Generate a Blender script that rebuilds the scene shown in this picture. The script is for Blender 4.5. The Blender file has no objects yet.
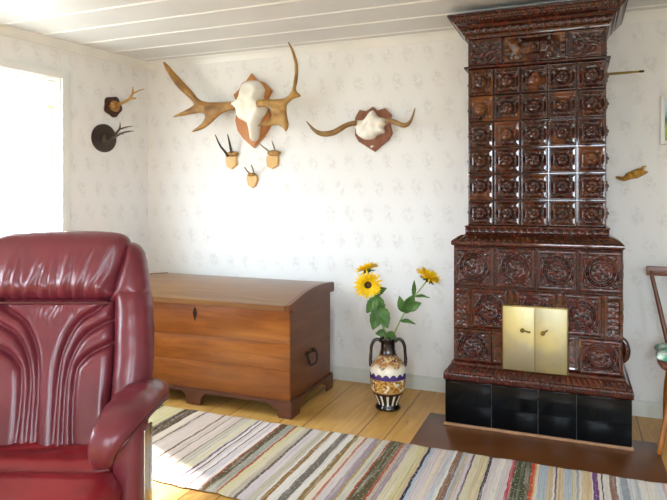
import bpy, bmesh, math, random
import numpy as np
from mathutils import Vector, Matrix, noise
MOOSE_AT = (-2.2243, 3.847, 1.8711)
MOOSE_SHIELD = [(0.0461, 0.276), (0.0933, 0.2226), (0.1495, 0.2021), (0.2144, 0.1401), (0.1867, 0.0926), (0.1681, 0.0443), (0.1996, -0.0231), (0.2052, -0.1055), (0.1495, -0.1854), (0.065, -0.2653), (-0.0207, -0.1958), (-0.0689, -0.1352), (-0.0883, -0.0587), (-0.0689, 0.0244), (-0.0786, 0.0753), (-0.1019, 0.1306), (-0.0554, 0.1663), (-0.0361, 0.2069), (0.008, 0.2288)]
MOOSE_SKULL = [(-0.0044, 0.1908), (0.0297, 0.2115), (0.0803, 0.2176), (0.1268, 0.2012), (0.1674, 0.1414), (0.1545, 0.0853), (0.1821, 0.0431), (0.1785, -0.0217), (0.1361, -0.0846), (0.1213, -0.19), (0.0859, -0.2214), (0.0616, -0.2042), (0.0372, -0.0964), (-0.0386, -0.0516), (-0.05, -0.0014), (-0.0807, 0.0301), (-0.073, 0.0795), (-0.0271, 0.0883), (-0.0138, 0.1535)]
MOOSE_L = [(-0.0267, 0.0597), (-0.0926, 0.0636), (-0.1593, 0.064), (-0.2607, 0.07), (-0.3294, 0.0959), (-0.3814, 0.1539), (-0.4514, 0.2247), (-0.5312, 0.3044), (-0.585, 0.3606), (-0.6257, 0.39), (-0.6121, 0.3405), (-0.567, 0.27), (-0.5045, 0.1915), (-0.4338, 0.128), (-0.3814, 0.0808), (-0.3727, 0.051), (-0.4426, 0.0183), (-0.5491, -0.0279), (-0.4602, -0.0213), (-0.3727, -0.0111), (-0.3035, -0.0074), (-0.2778, -0.0341), (-0.3035, -0.0836), (-0.3901, -0.1419), (-0.3035, -0.1272), (-0.2267, -0.0835), (-0.1593, -0.0293), (-0.0926, -0.0041), (-0.0267, 0.003)]
MOOSE_R = [(0.1642, 0.058), (0.2738, 0.0514), (0.3813, 0.0524), (0.432, 0.0887), (0.4538, 0.1653), (0.4613, 0.2596), (0.4417, 0.3535), (0.4093, 0.438), (0.453, 0.3755), (0.4867, 0.2711), (0.4822, 0.1633), (0.4702, 0.1032), (0.509, 0.0602), (0.4493, 0.0435), (0.4002, -0.0032), (0.4063, -0.0819), (0.4161, -0.1293), (0.3964, -0.1768), (0.3698, -0.1463), (0.3278, -0.1274), (0.2582, -0.1312), (0.1602, -0.1227), (0.2427, -0.0994), (0.2815, -0.0702), (0.2815, -0.0289), (0.238, 0.001), (0.1642, 0.0086)]
ELK_AT = (-1.2648, 3.847, 1.7132)
ELK_SHIELD = [(-0.1151, 0.0684), (-0.1017, 0.0929), (-0.0816, 0.1234), (-0.0352, 0.1121), (0.0109, 0.1396), (0.0436, 0.1129), (0.0955, 0.1262), (0.1405, 0.0806), (0.1315, 0.0193), (0.1469, -0.043), (0.1212, -0.0852), (0.024, -0.1603), (-0.0883, -0.0904), (-0.1151, -0.0453), (-0.1084, 0.0176)]
ELK_SKULL = [(0.0176, 0.1126), (0.0331, 0.0995), (0.0564, 0.0674), (0.0949, 0.0569), (0.1167, 0.0253), (0.0949, -0.002), (0.1013, -0.039), (0.05, -0.0554), (0.0241, -0.0792), (-0.0412, -0.0793), (-0.094, -0.0437), (-0.1006, -0.0059), (-0.1206, 0.0237), (-0.1006, 0.0503), (-0.0478, 0.054), (-0.0085, 0.0979)]
ELK_L = [(-0.0862, 0.0263), (-0.1059, 0.0272), (-0.1523, 0.0132), (-0.1923, -0.01), (-0.2327, -0.0309), (-0.2869, -0.04), (-0.3349, -0.0319), (-0.3763, -0.0048), (-0.4278, 0.0509)]
ELK_R = [(0.12, 0.0326), (0.1578, 0.0296), (0.1953, 0.017), (0.2387, -0.003), (0.2756, -0.001), (0.3037, 0.0322), (0.3268, 0.0989)]
ROE = [((-2.3594, 3.847, 1.5234), [(-0.0402, 0.0208), (-0.0046, 0.0317), (0.0565, 0.0266), (0.0525, 0.0033), (0.0592, -0.0356), (0.0131, -0.07), (-0.032, -0.0479), (-0.0402, -0.0099)], [(-0.0331, 0.0241), (-0.0127, 0.0565), (0.0213, 0.0649), (0.0712, 0.0542), (0.0618, 0.0264), (0.0077, 0.0278)], [[(-0.0034, 0.0285), (-0.0252, 0.0606), (-0.0579, 0.1084), (-0.088, 0.1834)], [(0.029, 0.0393), (0.0263, 0.0766), (0.0236, 0.1233), (0.0168, 0.1817)]]), ((-2.019, 3.847, 1.53), [(-0.0364, 0.0172), (0.0062, 0.023), (0.0574, 0.0148), (0.0587, -0.0171), (0.0536, -0.0569), (0.01, -0.0812), (-0.0338, -0.0609), (-0.0416, -0.0148)], [(-0.0231, 0.0236), (-0.018, 0.0486), (0.0231, 0.0565), (0.074, 0.0426), (0.0613, 0.0157), (0.0167, 0.0123)], [[(-0.0019, 0.0403), (-0.0224, 0.0613), (-0.0442, 0.0813), (-0.0597, 0.1023)], [(0.0388, 0.046), (0.0401, 0.0708), (0.0388, 0.0934), (0.0375, 0.1182)]]), ((-2.1992, 3.847, 1.3885), [(-0.0191, 0.0196), (0.0233, 0.0272), (0.0629, 0.022), (0.0708, -0.0105), (0.051, -0.0612), (0.0233, -0.0738), (-0.0112, -0.0538), (-0.0231, -0.0094)], [(-0.0076, 0.0153), (0.0017, 0.0337), (0.0347, 0.0379), (0.0636, 0.0282), (0.0478, 0.0146), (0.0149, 0.0104)], [[(0.0203, 0.0255), (0.0072, 0.0487), (-0.0033, 0.0764)], [(0.0518, 0.0319), (0.0544, 0.0571), (0.0518, 0.0937)]])]
BIRD_AT = (0.3038, 3.847, 1.3878)
BIRD = [(-0.0865, -0.0205), (-0.0715, -0.0174), (-0.0458, -0.0191), (-0.0301, -0.0005), (0.003, 0.0145), (0.0345, 0.028), (0.0387, 0.02), (0.0512, 0.0357), (0.0658, 0.0401), (0.0741, 0.0352), (0.065, 0.0251), (0.0658, 0.0111), (0.0824, 0.0071), (0.0783, -0.0007), (0.0575, -0.0144), (0.0282, -0.0304), (-0.0013, -0.0348), (-0.0267, -0.0439), (-0.0458, -0.0475), (-0.0779, -0.0339)]
STRIPES = [(-2.585, 'DAD2D6'), (-2.543, 'C8C2B0'), (-2.532, 'B0503A'), (-2.491, '6B4A3A'), (-2.455, 'E6DAC6'), (-2.441, 'B0503A'), (-2.396, '5F5A3E'), (-2.364, 'B9C9D8'), (-2.344, '6B4A3A'), (-2.318, 'E6DAC6'), (-2.271, '5F5A3E'), (-2.245, 'D9D2A0'), (-2.118, 'D9D2A0'), (-2.083, '4A3A2A'), (-2.062, '5E4F34'), (-2.034, '4A3A2A'), (-1.979, 'E6DAC6'), (-1.966, '6B4A3A'), (-1.912, 'DDD0C4'), (-1.852, 'DDD0C4'), (-1.841, '6B4A3A'), (-1.799, 'DDD0C4'), (-1.791, '8F7B70'), (-1.734, 'DDD0C4'), (-1.728, '8F7B70'), (-1.683, 'C8C2B0'), (-1.632, 'DDD6B8'), (-1.62, '6A5578'), (-1.601, 'EBE8E2'), (-1.592, '6B4A3A'), (-1.576, 'DAD2D6'), (-1.554, 'EBE8E2'), (-1.547, '6B4A3A'), (-1.514, 'DAD2D6'), (-1.492, 'EBE8E2'), (-1.483, 'B0503A'), (-1.447, '5E4F34'), (-1.405, 'A3A598'), (-1.393, 'B0503A'), (-1.369, 'D9D2A0'), (-1.339, 'DDD6B8'), (-1.314, 'BFB3A0'), (-1.298, '6E6258'), (-1.257, 'DAD2D6'), (-1.217, 'C8C2B0'), (-1.203, 'EBE8E2'), (-1.18, '94703E'), (-1.137, 'EBE8E2'), (-1.098, '77726C'), (-1.062, 'EBE8E2'), (-1.034, '8F7440'), (-1.004, 'E6DAC6'), (-0.994, 'C07868'), (-0.982, 'DDD0C4'), (-0.955, 'DAD2D6'), (-0.923, 'A697A2'), (-0.912, 'B89A50'), (-0.875, 'D3D3C4'), (-0.866, 'B0503A'), (-0.807, '5F5A3E'), (-0.794, 'B0503A'), (-0.781, 'BFB3A0'), (-0.757, 'A697A2'), (-0.719, 'DDD6B8'), (-0.689, 'D9D2A0'), (-0.674, 'D3BD9A'), (-0.66, '33304E'), (-0.644, 'B9C9D8'), (-0.604, 'DAD2D6'), (-0.584, 'E6DAC6'), (-0.56, 'DAD2D6'), (-0.547, 'B9C9D8'), (-0.533, 'EBE8E2'), (-0.501, '93705E'), (-0.489, 'B9C9D8'), (-0.477, 'CDBB98'), (-0.453, 'DAD2D6'), (-0.444, '5F4C72'), (-0.415, 'DDD6B8'), (-0.378, 'E0D2AC'), (-0.364, '33304E'), (-0.331, 'DAD2D6'), (-0.304, 'EBE8E2'), (-0.273, 'DAD2D6'), (-0.258, 'C24A5E'), (-0.184, '4E5440'), (-0.171, 'CC4A34'), (-0.162, 'DD9A5E'), (-0.151, 'E6DAC6'), (-0.113, 'B9C9D8'), (-0.09, 'D3BD9A'), (-0.081, 'EBE8E2'), (-0.073, '5F4C72'), (-0.047, 'E2CBA2'), (-0.015, 'B9C9D8'), (0.004, 'DDD6B8'), (0.017, '9CAAB8'), (0.025, 'EBE8E2'), (0.065, 'E2CBA2'), (0.071, 'EBE8E2'), (0.092, '7A4488'), (0.104, 'EBE8E2'), (0.112, '2F3A38'), (0.137, 'EBE8E2'), (0.165, '96756A'), (0.181, 'DFE6EC'), (0.21, '9CAAB8'), (0.237, 'DFE6EC'), (0.253, 'C3CDD6'), (0.323, 'EBE8E2'), (0.347, 'DFE6EC'), (0.358, 'DDB6B8'), (0.373, 'EBE8E2'), (0.389, 'DDD0C4'), (0.405, 'C3CDD6'), (0.42, 'EBE8E2'), (0.469, 'EBE8E2'), (0.487, 'DAD2D6'), (0.536, 'DFE6EC'), (0.581, 'B9C9D8'), (0.603, 'DAD2D6'), (0.635, 'DAD2D6'), (0.652, 'DAD2D6'), (0.701, 'D9D2A0'), (0.723, '96756A'), (0.749, 'DFE6EC'), (0.77, '96756A'), (0.792, 'EBE8E2'), (0.826, '96756A')]
SKY, SUN, SUN_DIR, EXPOSURE = 10.0, 13.0, (.93, -.42, -1.0), 1.6
def R(d): return math.radians(d)
COL = bpy.context.scene.collection
YW = 3.847                       # back wall plane
CEIL = 2.303
rnd = random.Random(7)

# ------------------------------------------------------------------ materials
def lin(h):
    if isinstance(h, str):
        v = [int(h[i:i+2], 16) / 255 for i in (0, 2, 4)]
        return tuple(c / 12.92 if c <= .04045 else ((c + .055) / 1.055) ** 2.4 for c in v) + (1,)
    return tuple(h) + (1,)

class N:
    """small node-graph writer"""
    def __init__(s, name):
        s.m = bpy.data.materials.new(name); s.m.use_nodes = True
        s.t = s.m.node_tree; s.b = s.t.nodes['Principled BSDF']; s.out = s.t.nodes['Material Output']
    def n(s, typ, **kw):
        x = s.t.nodes.new(typ)
        for k, v in kw.items(): setattr(x, k, v)
        return x
    def link(s, a, b): s.t.links.new(a, b)
    def put(s, sock, v):
        if hasattr(v, 'links'): s.link(v, sock)
        else: sock.default_value = v
    def coord(s, what='Object'): return s.n('ShaderNodeTexCoord').outputs[what]
    def sep(s, v):
        x = s.n('ShaderNodeSeparateXYZ'); s.put(x.inputs[0], v); return x.outputs
    def comb(s, a, b, c):
        x = s.n('ShaderNodeCombineXYZ')
        for i, v in enumerate((a, b, c)): s.put(x.inputs[i], v)
        return x.outputs[0]
    def math(s, op, a, b=0., clamp=False):
        x = s.n('ShaderNodeMath', operation=op, use_clamp=clamp); s.put(x.inputs[0], a); s.put(x.inputs[1], b); return x.outputs[0]
    def map(s, v, scale=(1, 1, 1), loc=(0, 0, 0)):
        x = s.n('ShaderNodeMapping'); s.put(x.inputs[0], v); x.inputs['Scale'].default_value = scale; x.inputs['Location'].default_value = loc; return x.outputs[0]
    def noise(s, v, scale, detail=3., rough=.5, dist=0.):
        x = s.n('ShaderNodeTexNoise'); s.put(x.inputs['Vector'], v); x.inputs['Scale'].default_value = scale
        x.inputs['Detail'].default_value = detail; x.inputs['Roughness'].default_value = rough; x.inputs['Distortion'].default_value = dist
        return x.outputs['Fac']
    def step(s, v, lo, hi, a=0., b=1.):
        x = s.n('ShaderNodeMapRange', interpolation_type='SMOOTHSTEP'); s.put(x.inputs[0], v)
        for i, q in enumerate((lo, hi, a, b)): x.inputs[i+1].default_value = q
        return x.outputs[0]
    def mix(s, f, a, b, blend='MIX'):
        x = s.n('ShaderNodeMix', data_type='RGBA', blend_type=blend); s.put(x.inputs[0], f); s.put(x.inputs[6], a); s.put(x.inputs[7], b); return x.outputs[2]
    def ramp(s, v, stops, mode='LINEAR'):
        x = s.n('ShaderNodeValToRGB'); r = x.color_ramp; r.interpolation = mode; s.put(x.inputs[0], v)
        while len(r.elements) < len(stops): r.elements.new(.5)
        for e, (p, c) in zip(r.elements, sorted(stops, key=lambda q: q[0])): e.position = p; e.color = lin(c)
        return x.outputs[0]
    def bump(s, h, strength=.3, dist=.01):
        x = s.n('ShaderNodeBump'); x.inputs['Strength'].default_value = strength; x.inputs['Distance'].default_value = dist
        s.put(x.inputs['Height'], h); s.link(x.outputs[0], s.b.inputs['Normal'])
    def set(s, color=None, rough=None, metal=None, spec=None, coat=None, coat_r=None, trans=None):
        for k, v in (('Base Color', color), ('Roughness', rough), ('Metallic', metal), ('Specular IOR Level', spec),
                     ('Coat Weight', coat), ('Coat Roughness', coat_r), ('Transmission Weight', trans)):
            if v is not None: s.put(s.b.inputs[k], v)
        return s.m

def simple(name, c1, c2=None, rough=.5, scale=8., metal=0., bump=0., stretch=(1, 1, 1), coat=None, detail=4., spec=None):
    g = N(name); co = g.map(g.coord(), stretch)
    f = g.noise(co, scale, detail)
    col = g.mix(g.step(f, .3, .7), lin(c1), lin(c2 or c1))
    if bump: g.bump(f, bump, .004)
    return g.set(color=col, rough=rough, metal=metal, coat=coat, spec=spec)

M = {}
def wallpaper():
    g = N('wallpaper'); x, y, z = g.sep(g.coord())
    px, pz = .135, .175
    row = g.math('FLOOR', g.math('DIVIDE', z, pz))
    xs = g.math('ADD', g.math('DIVIDE', x, px), g.math('MULTIPLY', g.math('FLOORED_MODULO', row, 2.), .5))
    cx = g.math('SUBTRACT', g.math('FRACT', xs), .5); cz = g.math('SUBTRACT', g.math('FRACT', g.math('DIVIDE', z, pz)), .5)
    lean = g.math('ADD', cx, g.math('MULTIPLY', cz, .25))
    r = g.math('SQRT', g.math('ADD', g.math('POWER', g.math('ABSOLUTE', g.math('MULTIPLY', lean, 2.7)), 2.), g.math('POWER', g.math('ABSOLUTE', g.math('MULTIPLY', cz, 2.1)), 2.)))
    fall = g.step(r, .35, 1., 1., 0.)
    vec = g.coord()
    leafy = g.step(g.noise(vec, 34., 3., .55, .8), .40, .64)
    fine = g.step(g.noise(vec, 90., 2.), .45, .62)
    f = g.math('MULTIPLY', g.math('MULTIPLY', fall, leafy), g.math('ADD', g.math('MULTIPLY', fine, .4), .6))
    tint = g.mix(g.noise(vec, 9., 1.), lin('A6A39E'), lin('B4A6A0'))
    base = g.mix(g.noise(vec, 1.3, 3.), lin('EAEAE8'), lin('E6E5E2'))
    g.bump(g.noise(vec, 300., 1.), .05, .001)
    return g.set(color=g.mix(g.math('MULTIPLY', f, .30), base, tint), rough=.62, spec=.3)
M['wallpaper'] = wallpaper()
M['ceiling'] = simple('ceiling_paint', 'CFD0D0', 'C9CACA', rough=.35, scale=3)
M['bead'] = simple('ceiling_bead_highlight', 'E4E4E3', rough=.3)  # paler than the boards: bright highlight along the joints put into the colour
M['white_paint'] = simple('white_gloss_paint', 'E6E6E2', 'DFE0DC', rough=.3, scale=5)
M['skirting'] = simple('pale_grey_green_paint', 'D6D9D2', 'CDD1CA', rough=.35, scale=4)
M['outer'] = simple('plaster', 'DCD8D0', rough=.8)

def planks():
    g = N('pine_floorboards'); co = g.coord(); x, y, z = g.sep(co)
    P = .461
    xx = g.math('ADD', x, 1.376 + 20 * P)
    q = g.math('DIVIDE', xx, P); k = g.math('FLOOR', q); fr = g.math('FRACT', q)
    second = g.math('GREATER_THAN', fr, .685)
    pid = g.math('ADD', g.math('MULTIPLY', k, 2.), second)
    wn = g.n('ShaderNodeTexWhiteNoise', noise_dimensions='1D'); g.put(wn.inputs['W'], pid)
    d = g.math('MINIMUM', g.math('ABSOLUTE', fr), g.math('MINIMUM', g.math('ABSOLUTE', g.math('SUBTRACT', fr, .685)), g.math('SUBTRACT', 1., fr)))
    joint = g.step(d, .004, .012, 1., 0.)
    off = g.math('MULTIPLY', wn.outputs[0], 7.)
    v = g.comb(x, g.math('ADD', g.math('MULTIPLY', y, .10), off), z)
    grain = g.noise(v, 26., 5., .62, .8); broad = g.noise(v, 5., 3.)
    knot = g.step(g.noise(g.comb(g.math('MULTIPLY', x, 1.6), g.math('ADD', y, off), z), 5.2, 1.), .72, .80)
    c = g.ramp(grain, [(.25, 'B07E36'), (.5, 'CC9C4E'), (.75, 'DEB468')])
    c = g.mix(g.math('MULTIPLY', wn.outputs[0], .35), c, lin('B88748'))
    c = g.mix(g.math('MULTIPLY', g.step(broad, .4, .7), .3), c, lin('CFA76A'))
    c = g.mix(g.math('MULTIPLY', knot, .6), c, lin('7A4A1E'))
    c = g.mix(g.math('MULTIPLY', joint, .75), c, lin('5A3A18'))
    g.bump(g.math('SUBTRACT', g.math('MULTIPLY', grain, .25), joint), .35, .004)
    return g.set(color=c, rough=g.math('ADD', g.math('MULTIPLY', grain, .12), .29), spec=.45)
M['planks'] = planks()

def wood(name, c1, c2, c3, rough=.4, axis=0, scale=18., coat=None):
    g = N(name); s = [1, 1, 1]; s[axis] = .1
    v = g.map(g.coord(), tuple(s)); grain = g.noise(v, scale, 5., .6, 1.2); br = g.noise(g.map(g.coord(), tuple(.6 if k == axis else 1 for k in range(3))), 4., 3.)
    c = g.ramp(grain, [(.25, c1), (.52, c2), (.78, c3)])
    c = g.mix(g.math('MULTIPLY', g.step(br, .45, .7), .45), c, lin(c1))
    g.bump(grain, .12, .003)
    return g.set(color=c, rough=rough, coat=coat)
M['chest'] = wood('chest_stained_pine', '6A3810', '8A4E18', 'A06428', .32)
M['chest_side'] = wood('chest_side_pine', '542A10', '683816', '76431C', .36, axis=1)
M['chest_lid'] = wood('chest_lid_worn_pine', '5E3C1C', '775028', '896034', .32)
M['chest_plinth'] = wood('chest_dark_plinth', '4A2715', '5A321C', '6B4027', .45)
M['iron'] = simple('old_dark_iron', '2A1F1A', '3A2A22', rough=.5, metal=.7, scale=30)
M['chair_wood'] = wood('redbrown_chair_wood', '5A2F1C', '70402A', '82503A', .35, axis=2)
M['chair_leg'] = wood('sunlit_leg_wood', '8A531F', 'A4672C', 'B5783A', .35, axis=2)  # the chair's wood with sunlight painted in as a lighter orange tone
M['green_cloth'] = simple('green_white_cloth', '3F9A78', 'DDEBE0', rough=.85, scale=26, bump=.2)

def glaze(name, dark, mid, amber, rough=.1):
    g = N(name); co = g.coord(); oi = g.n('ShaderNodeObjectInfo').outputs['Random']
    v = g.n('ShaderNodeVectorMath', operation='ADD'); g.put(v.inputs[0], co); g.put(v.inputs[1], g.comb(g.math('MULTIPLY', oi, 9.), oi, oi))
    big = g.noise(v.outputs[0], 6.5, 2.); fine = g.noise(v.outputs[0], 40., 3.)
    c = g.mix(g.step(fine, .35, .7), lin(dark), lin(mid))
    am = g.math('MULTIPLY', g.step(big, .50, .68), g.math('ADD', g.math('MULTIPLY', g.step(oi, .2, 1.), .75), .1))
    c = g.mix(am, c, lin(amber))
    return g.set(color=c, rough=rough*.6, spec=.72)
M['glaze'] = glaze('brown_lead_glaze', '2A0F09', '451A0D', '744019', .08)
M['glaze_red'] = glaze('redbrown_lead_glaze', '34110B', '4E1C11', '5A2612', .09)
M['glaze_amber'] = glaze('amber_lead_glaze', '301609', '4C240E', '7E4A1C', .09)
M['glaze_mixed'] = glaze('mixed_amber_glaze', '2E120C', '4A2210', 'A0621F', .09)
M['glaze_flat'] = glaze('dark_brown_glaze', '2E100A', '48190F', '562410', .09)
M['black_tile'] = simple('black_glazed_tile', '07090B', '0B0F13', rough=.07, scale=6, spec=.2)
M['grout'] = simple('pale_grout', '8C8A86', '6E6C68', rough=.8, scale=40)
M['strip'] = simple('pale_wooden_strip', 'B28A6A', 'A07856', rough=.5, scale=20)
def brass():
    g = N('mottled_brass'); f = g.noise(g.coord(), 5., 4.); h = g.noise(g.map(g.coord(), (1, 1, .25)), 22., 3.)
    g.bump(f, .12, .02)
    return g.set(color=g.mix(g.step(f, .35, .65), lin('C2B47C'), lin('A9A184')), rough=g.math('ADD', g.math('MULTIPLY', h, .16), .36), metal=1.)  # yellow and greyer brass mixed in patches by noise
M['brass'] = brass()
M['brass_dark'] = simple('dark_brass', '8E763C', '6A5628', rough=.4, metal=.8)
M['hearth'] = simple('brown_painted_sheet', '5A3418', '643A1C', rough=.28, scale=3, bump=.05)

def leather(name, c1, c2, rough=.36):
    g = N(name); co = g.coord()
    f = g.noise(co, 5., 3.); grain = g.n('ShaderNodeTexVoronoi'); g.put(grain.inputs['Vector'], co); grain.inputs['Scale'].default_value = 260.
    g.bump(g.math('ADD', grain.outputs['Distance'], g.math('MULTIPLY', g.noise(co, 60., 3.), .8)), .10, .0022)
    return g.set(color=g.mix(g.step(f, .3, .7), lin(c1), lin(c2)), rough=rough, spec=.6)
M['leather'] = leather('burgundy_leather', '702A34', '64222C', .30)
M['leather_seat'] = leather('red_seat_leather', '861C24', '781820', .34)
M['piping'] = leather('dark_piping', '521820', '48141B')
M['edge_metal'] = simple('bright_edge_metal', 'D8D8D8', 'C8C8C8', rough=.18, metal=1., scale=5)  # mirror-like metal for the added bright strip on the arms
M['laminate'] = wood('dark_bent_laminate', '2E1712', '3A1E17', '4A2A20', .3, axis=2)

def antler(name, a, b, c, sc=7.):
    g = N(name); f = g.noise(g.coord(), sc, 4., .6, .5); h = g.noise(g.coord(), 60., 3.)
    g.bump(h, .35, .004)
    return g.set(color=g.ramp(f, [(.3, a), (.5, b), (.7, c)]), rough=.42)
M['antler'] = antler('golden_brown_antler', '6E4A20', '9A7034', 'BC9450')
M['antler2'] = antler('olive_brown_antler', '6A4A22', '8E6A36', 'AE8C54')
M['antler_dark'] = antler('blackish_antler', '241A14', '35271D', '57432F')
M['antler_grey'] = antler('grey_antler', '6A5E48', '86795F', '9E9276')
M['bone'] = simple('bleached_bone', 'F6F3EA', 'EAE4D4', rough=.6, scale=9, bump=.15)
M['bone_brown'] = simple('brown_bone', '8A5F2C', 'B58A4C', rough=.6, scale=30, bump=.3)
M['shield_orange'] = wood('orange_varnished_shield', 'A86428', 'BC7A36', 'C88C44', .3, axis=2)
M['shield_red'] = wood('redbrown_shield', '70402A', '8A5438', '9A6648', .3, axis=2)
M['shield_pale'] = wood('pale_pine_shield', 'C69A52', 'D6AE68', 'E0BE7E', .4, axis=2)
M['disc_dark'] = wood('near_black_round_board', '2E221C', '3A2C24', '46372D', .35, axis=2)
M['disc_brown'] = wood('dark_brown_scalloped_board', '3E2416', '4E2E1C', '5E3A24', .35, axis=2)
M['bird'] = antler('golden_feather_brown', '5E3A14', 'A8741E', 'C79A3A', 14.)
M['petal'] = simple('sunflower_petal', 'FFDC14', 'FFD00A', rough=.55, scale=30)
M['seed'] = simple('sunflower_seed_head', '3A2212', '5E3A18', rough=.8, scale=120, bump=.5)
M['leaf'] = simple('sunflower_leaf', '2E5218', '47702A', rough=.5, scale=20, bump=.2)
M['stem'] = simple('sunflower_stem', '7D9A48', '93AA5C', rough=.55, scale=15)
M['glass'] = None
def glass():
    g = N('window_glass'); tr = g.n('ShaderNodeBsdfTransparent'); gl = g.n('ShaderNodeBsdfGlossy'); gl.inputs['Roughness'].default_value = .02
    mx = g.n('ShaderNodeMixShader'); mx.inputs[0].default_value = .07
    g.link(tr.outputs[0], mx.inputs[1]); g.link(gl.outputs[0], mx.inputs[2]); g.link(mx.outputs[0], g.out.inputs[0]); return g.m
M['glass'] = glass()
def sheer(name, c, t):
    g = N(name); d = g.n('ShaderNodeBsdfDiffuse'); tl = g.n('ShaderNodeBsdfTranslucent'); tr = g.n('ShaderNodeBsdfTransparent')
    d.inputs[0].default_value = lin(c); tl.inputs[0].default_value = lin(c)
    a = g.n('ShaderNodeMixShader'); a.inputs[0].default_value = .6; g.link(d.outputs[0], a.inputs[1]); g.link(tl.outputs[0], a.inputs[2])
    b = g.n('ShaderNodeMixShader'); b.inputs[0].default_value = t; g.link(a.outputs[0], b.inputs[1]); g.link(tr.outputs[0], b.inputs[2])
    g.link(b.outputs[0], g.out.inputs[0]); return g.m
M['sheer'] = sheer('sheer_white_voile', 'F6F6F2', .5)
M['trim'] = sheer('yellow_green_braid', 'B9B25A', .02)

def rug():
    g = N('striped_rag_rug'); co = g.coord('Object'); x, y, z = g.sep(co)
    jit = g.math('MULTIPLY', g.math('SUBTRACT', g.noise(g.map(co, (6, 9, 1)), 1.6, 3.), .5), .016)
    xx = g.math('ADD', x, jit)
    S = STRIPES; chunks = [S[i:i+30] for i in range(0, len(S), 30)]; prev = -2.66; col = None
    for ch in chunks:
        x0, x1 = prev, ch[-1][0]
        f = g.math('DIVIDE', g.math('SUBTRACT', xx, x0), x1 - x0)
        stops = []; p = x0
        for xe, c in ch: stops.append(((p - x0) / (x1 - x0), c)); p = xe
        c = g.ramp(f, stops, 'CONSTANT')
        col = c if col is None else g.mix(g.math('GREATER_THAN', xx, x0), col, c)
        prev = x1
    # weft threads: long specks across the rug, and loose-weave mottling in the dark woven bands
    weft = g.noise(g.map(co, (150, 14, 1)), 1., 3.); speck = g.noise(g.map(co, (90, 60, 1)), 1., 2.)
    streak = g.noise(g.map(co, (60, 3, 1)), 1., 2.); thin = g.noise(g.map(co, (170, 1.3, 1)), 1., 2.)
    col = g.mix(g.math('MULTIPLY', g.step(weft, .5, .7), .22), col, lin('8A7E74'))
    col = g.mix(g.math('MULTIPLY', g.step(streak, .52, .66), .28), col, lin('EFEAE0'))
    col = g.mix(g.math('MULTIPLY', g.step(thin, .56, .66), .38), col, lin('8E7A68'))
    col = g.mix(g.math('MULTIPLY', g.step(thin, .44, .34), .22), col, lin('E9DFC8'))
    band = g.math('MULTIPLY', g.step(speck, .58, .66), .5)
    col = g.mix(band, col, lin('D9D3C2'))
    col = g.mix(.22, col, lin('A08468'), 'MULTIPLY')
    g.bump(g.math('ADD', weft, g.noise(g.map(co, (220, 220, 1)), 1., 1.)), .5, .004)
    return g.set(color=col, rough=.92, spec=.1)
M['rug'] = rug()

def vase_mat():
    g = N('painted_vase_glaze'); co = g.coord(); x, y, z = g.sep(co)
    ang = g.math('ARCTAN2', y, x)
    c = g.ramp(g.math('DIVIDE', z, .41), [(0, '17100E'), (.255, '17100E'), (.262, '5A2E3E'), (.285, 'C79A4A'), (.46, 'CBA050'), (.465, 'EDE6D2'), (.62, 'EDE6D2'), (.67, 'CDB68C'), (.715, '9A6E42'), (.775, '2E1A14'), (1, '17100E')])
    # gilded relief in the wide band
    relief = g.noise(g.comb(g.math('MULTIPLY', ang, 2.2), g.math('MULTIPLY', z, 22.), 0.), 1.6, 2., .5, 1.5)
    inb = g.math('MULTIPLY', g.step(z, .117, .120), g.step(z, .186, .189, 1., 0.))
    c = g.mix(g.math('MULTIPLY', inb, g.step(relief, .46, .56)), c, lin('8A5A24'))
    c = g.mix(g.math('MULTIPLY', inb, g.step(g.noise(g.comb(g.math('MULTIPLY', ang, 2.2), g.math('MULTIPLY', z, 22.), 3.), 1.6, 1.), .56, .64)), c, lin('E6DCC0'))
    # violet wave under the white band
    wv = g.math('MULTIPLY', g.math('ABSOLUTE', g.math('SINE', g.math('MULTIPLY', ang, 8.))), .016)
    zz = g.math('SUBTRACT', z, wv)
    c = g.mix(g.math('MULTIPLY', g.step(z, .187, .190), g.step(zz, .206, .210, 1., 0.)), c, lin('4A3278'))
    # amber drips on the shoulder
    dr = g.math('ADD', g.math('MULTIPLY', g.math('SINE', g.math('MULTIPLY', ang, 7.)), .016), .264)
    c = g.mix(g.math('MULTIPLY', g.math('MULTIPLY', g.step(g.math('SUBTRACT', z, dr), -.006, .006), g.step(z, .31, .33, 1., 0.)), .85), c, g.mix(g.step(g.noise(co, 38., 3.), .40, .58), lin('A8641E'), g.mix(g.step(g.noise(co, 70., 2.), .45, .6), lin('DCC38A'), lin('5A3458'))))
    # pale upright bars round the foot
    bar = g.step(g.math('SINE', g.math('MULTIPLY', ang, 14.)), .25, .5)
    c = g.mix(g.math('MULTIPLY', bar, g.math('MULTIPLY', g.step(z, .030, .036), g.step(z, .092, .098, 1., 0.))), c, lin('D9D3C6'))
    g.bump(relief, .15, .004)
    return g.set(color=c, rough=.18, coat=.5)
M['vase'] = vase_mat()
M['vase_black'] = simple('black_lustre_glaze', '17100E', '2A1A14', rough=.15, scale=12, coat=.5)
def landscape():
    g = N('landscape_print'); x, y, z = g.sep(g.coord()); n = g.noise(g.coord(), 14., 4.)
    h = g.math('ADD', g.math('DIVIDE', z, .24), g.math('MULTIPLY', g.math('SUBTRACT', n, .5), .25))
    return g.set(color=g.ramp(h, [(.0, '8FA05A'), (.3, 'A9B56A'), (.42, '5E7A4A'), (.52, '4A6A70'), (.6, '8FA9B8'), (.85, 'C9DCEA')]), rough=.5)
M['print'] = landscape()

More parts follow.
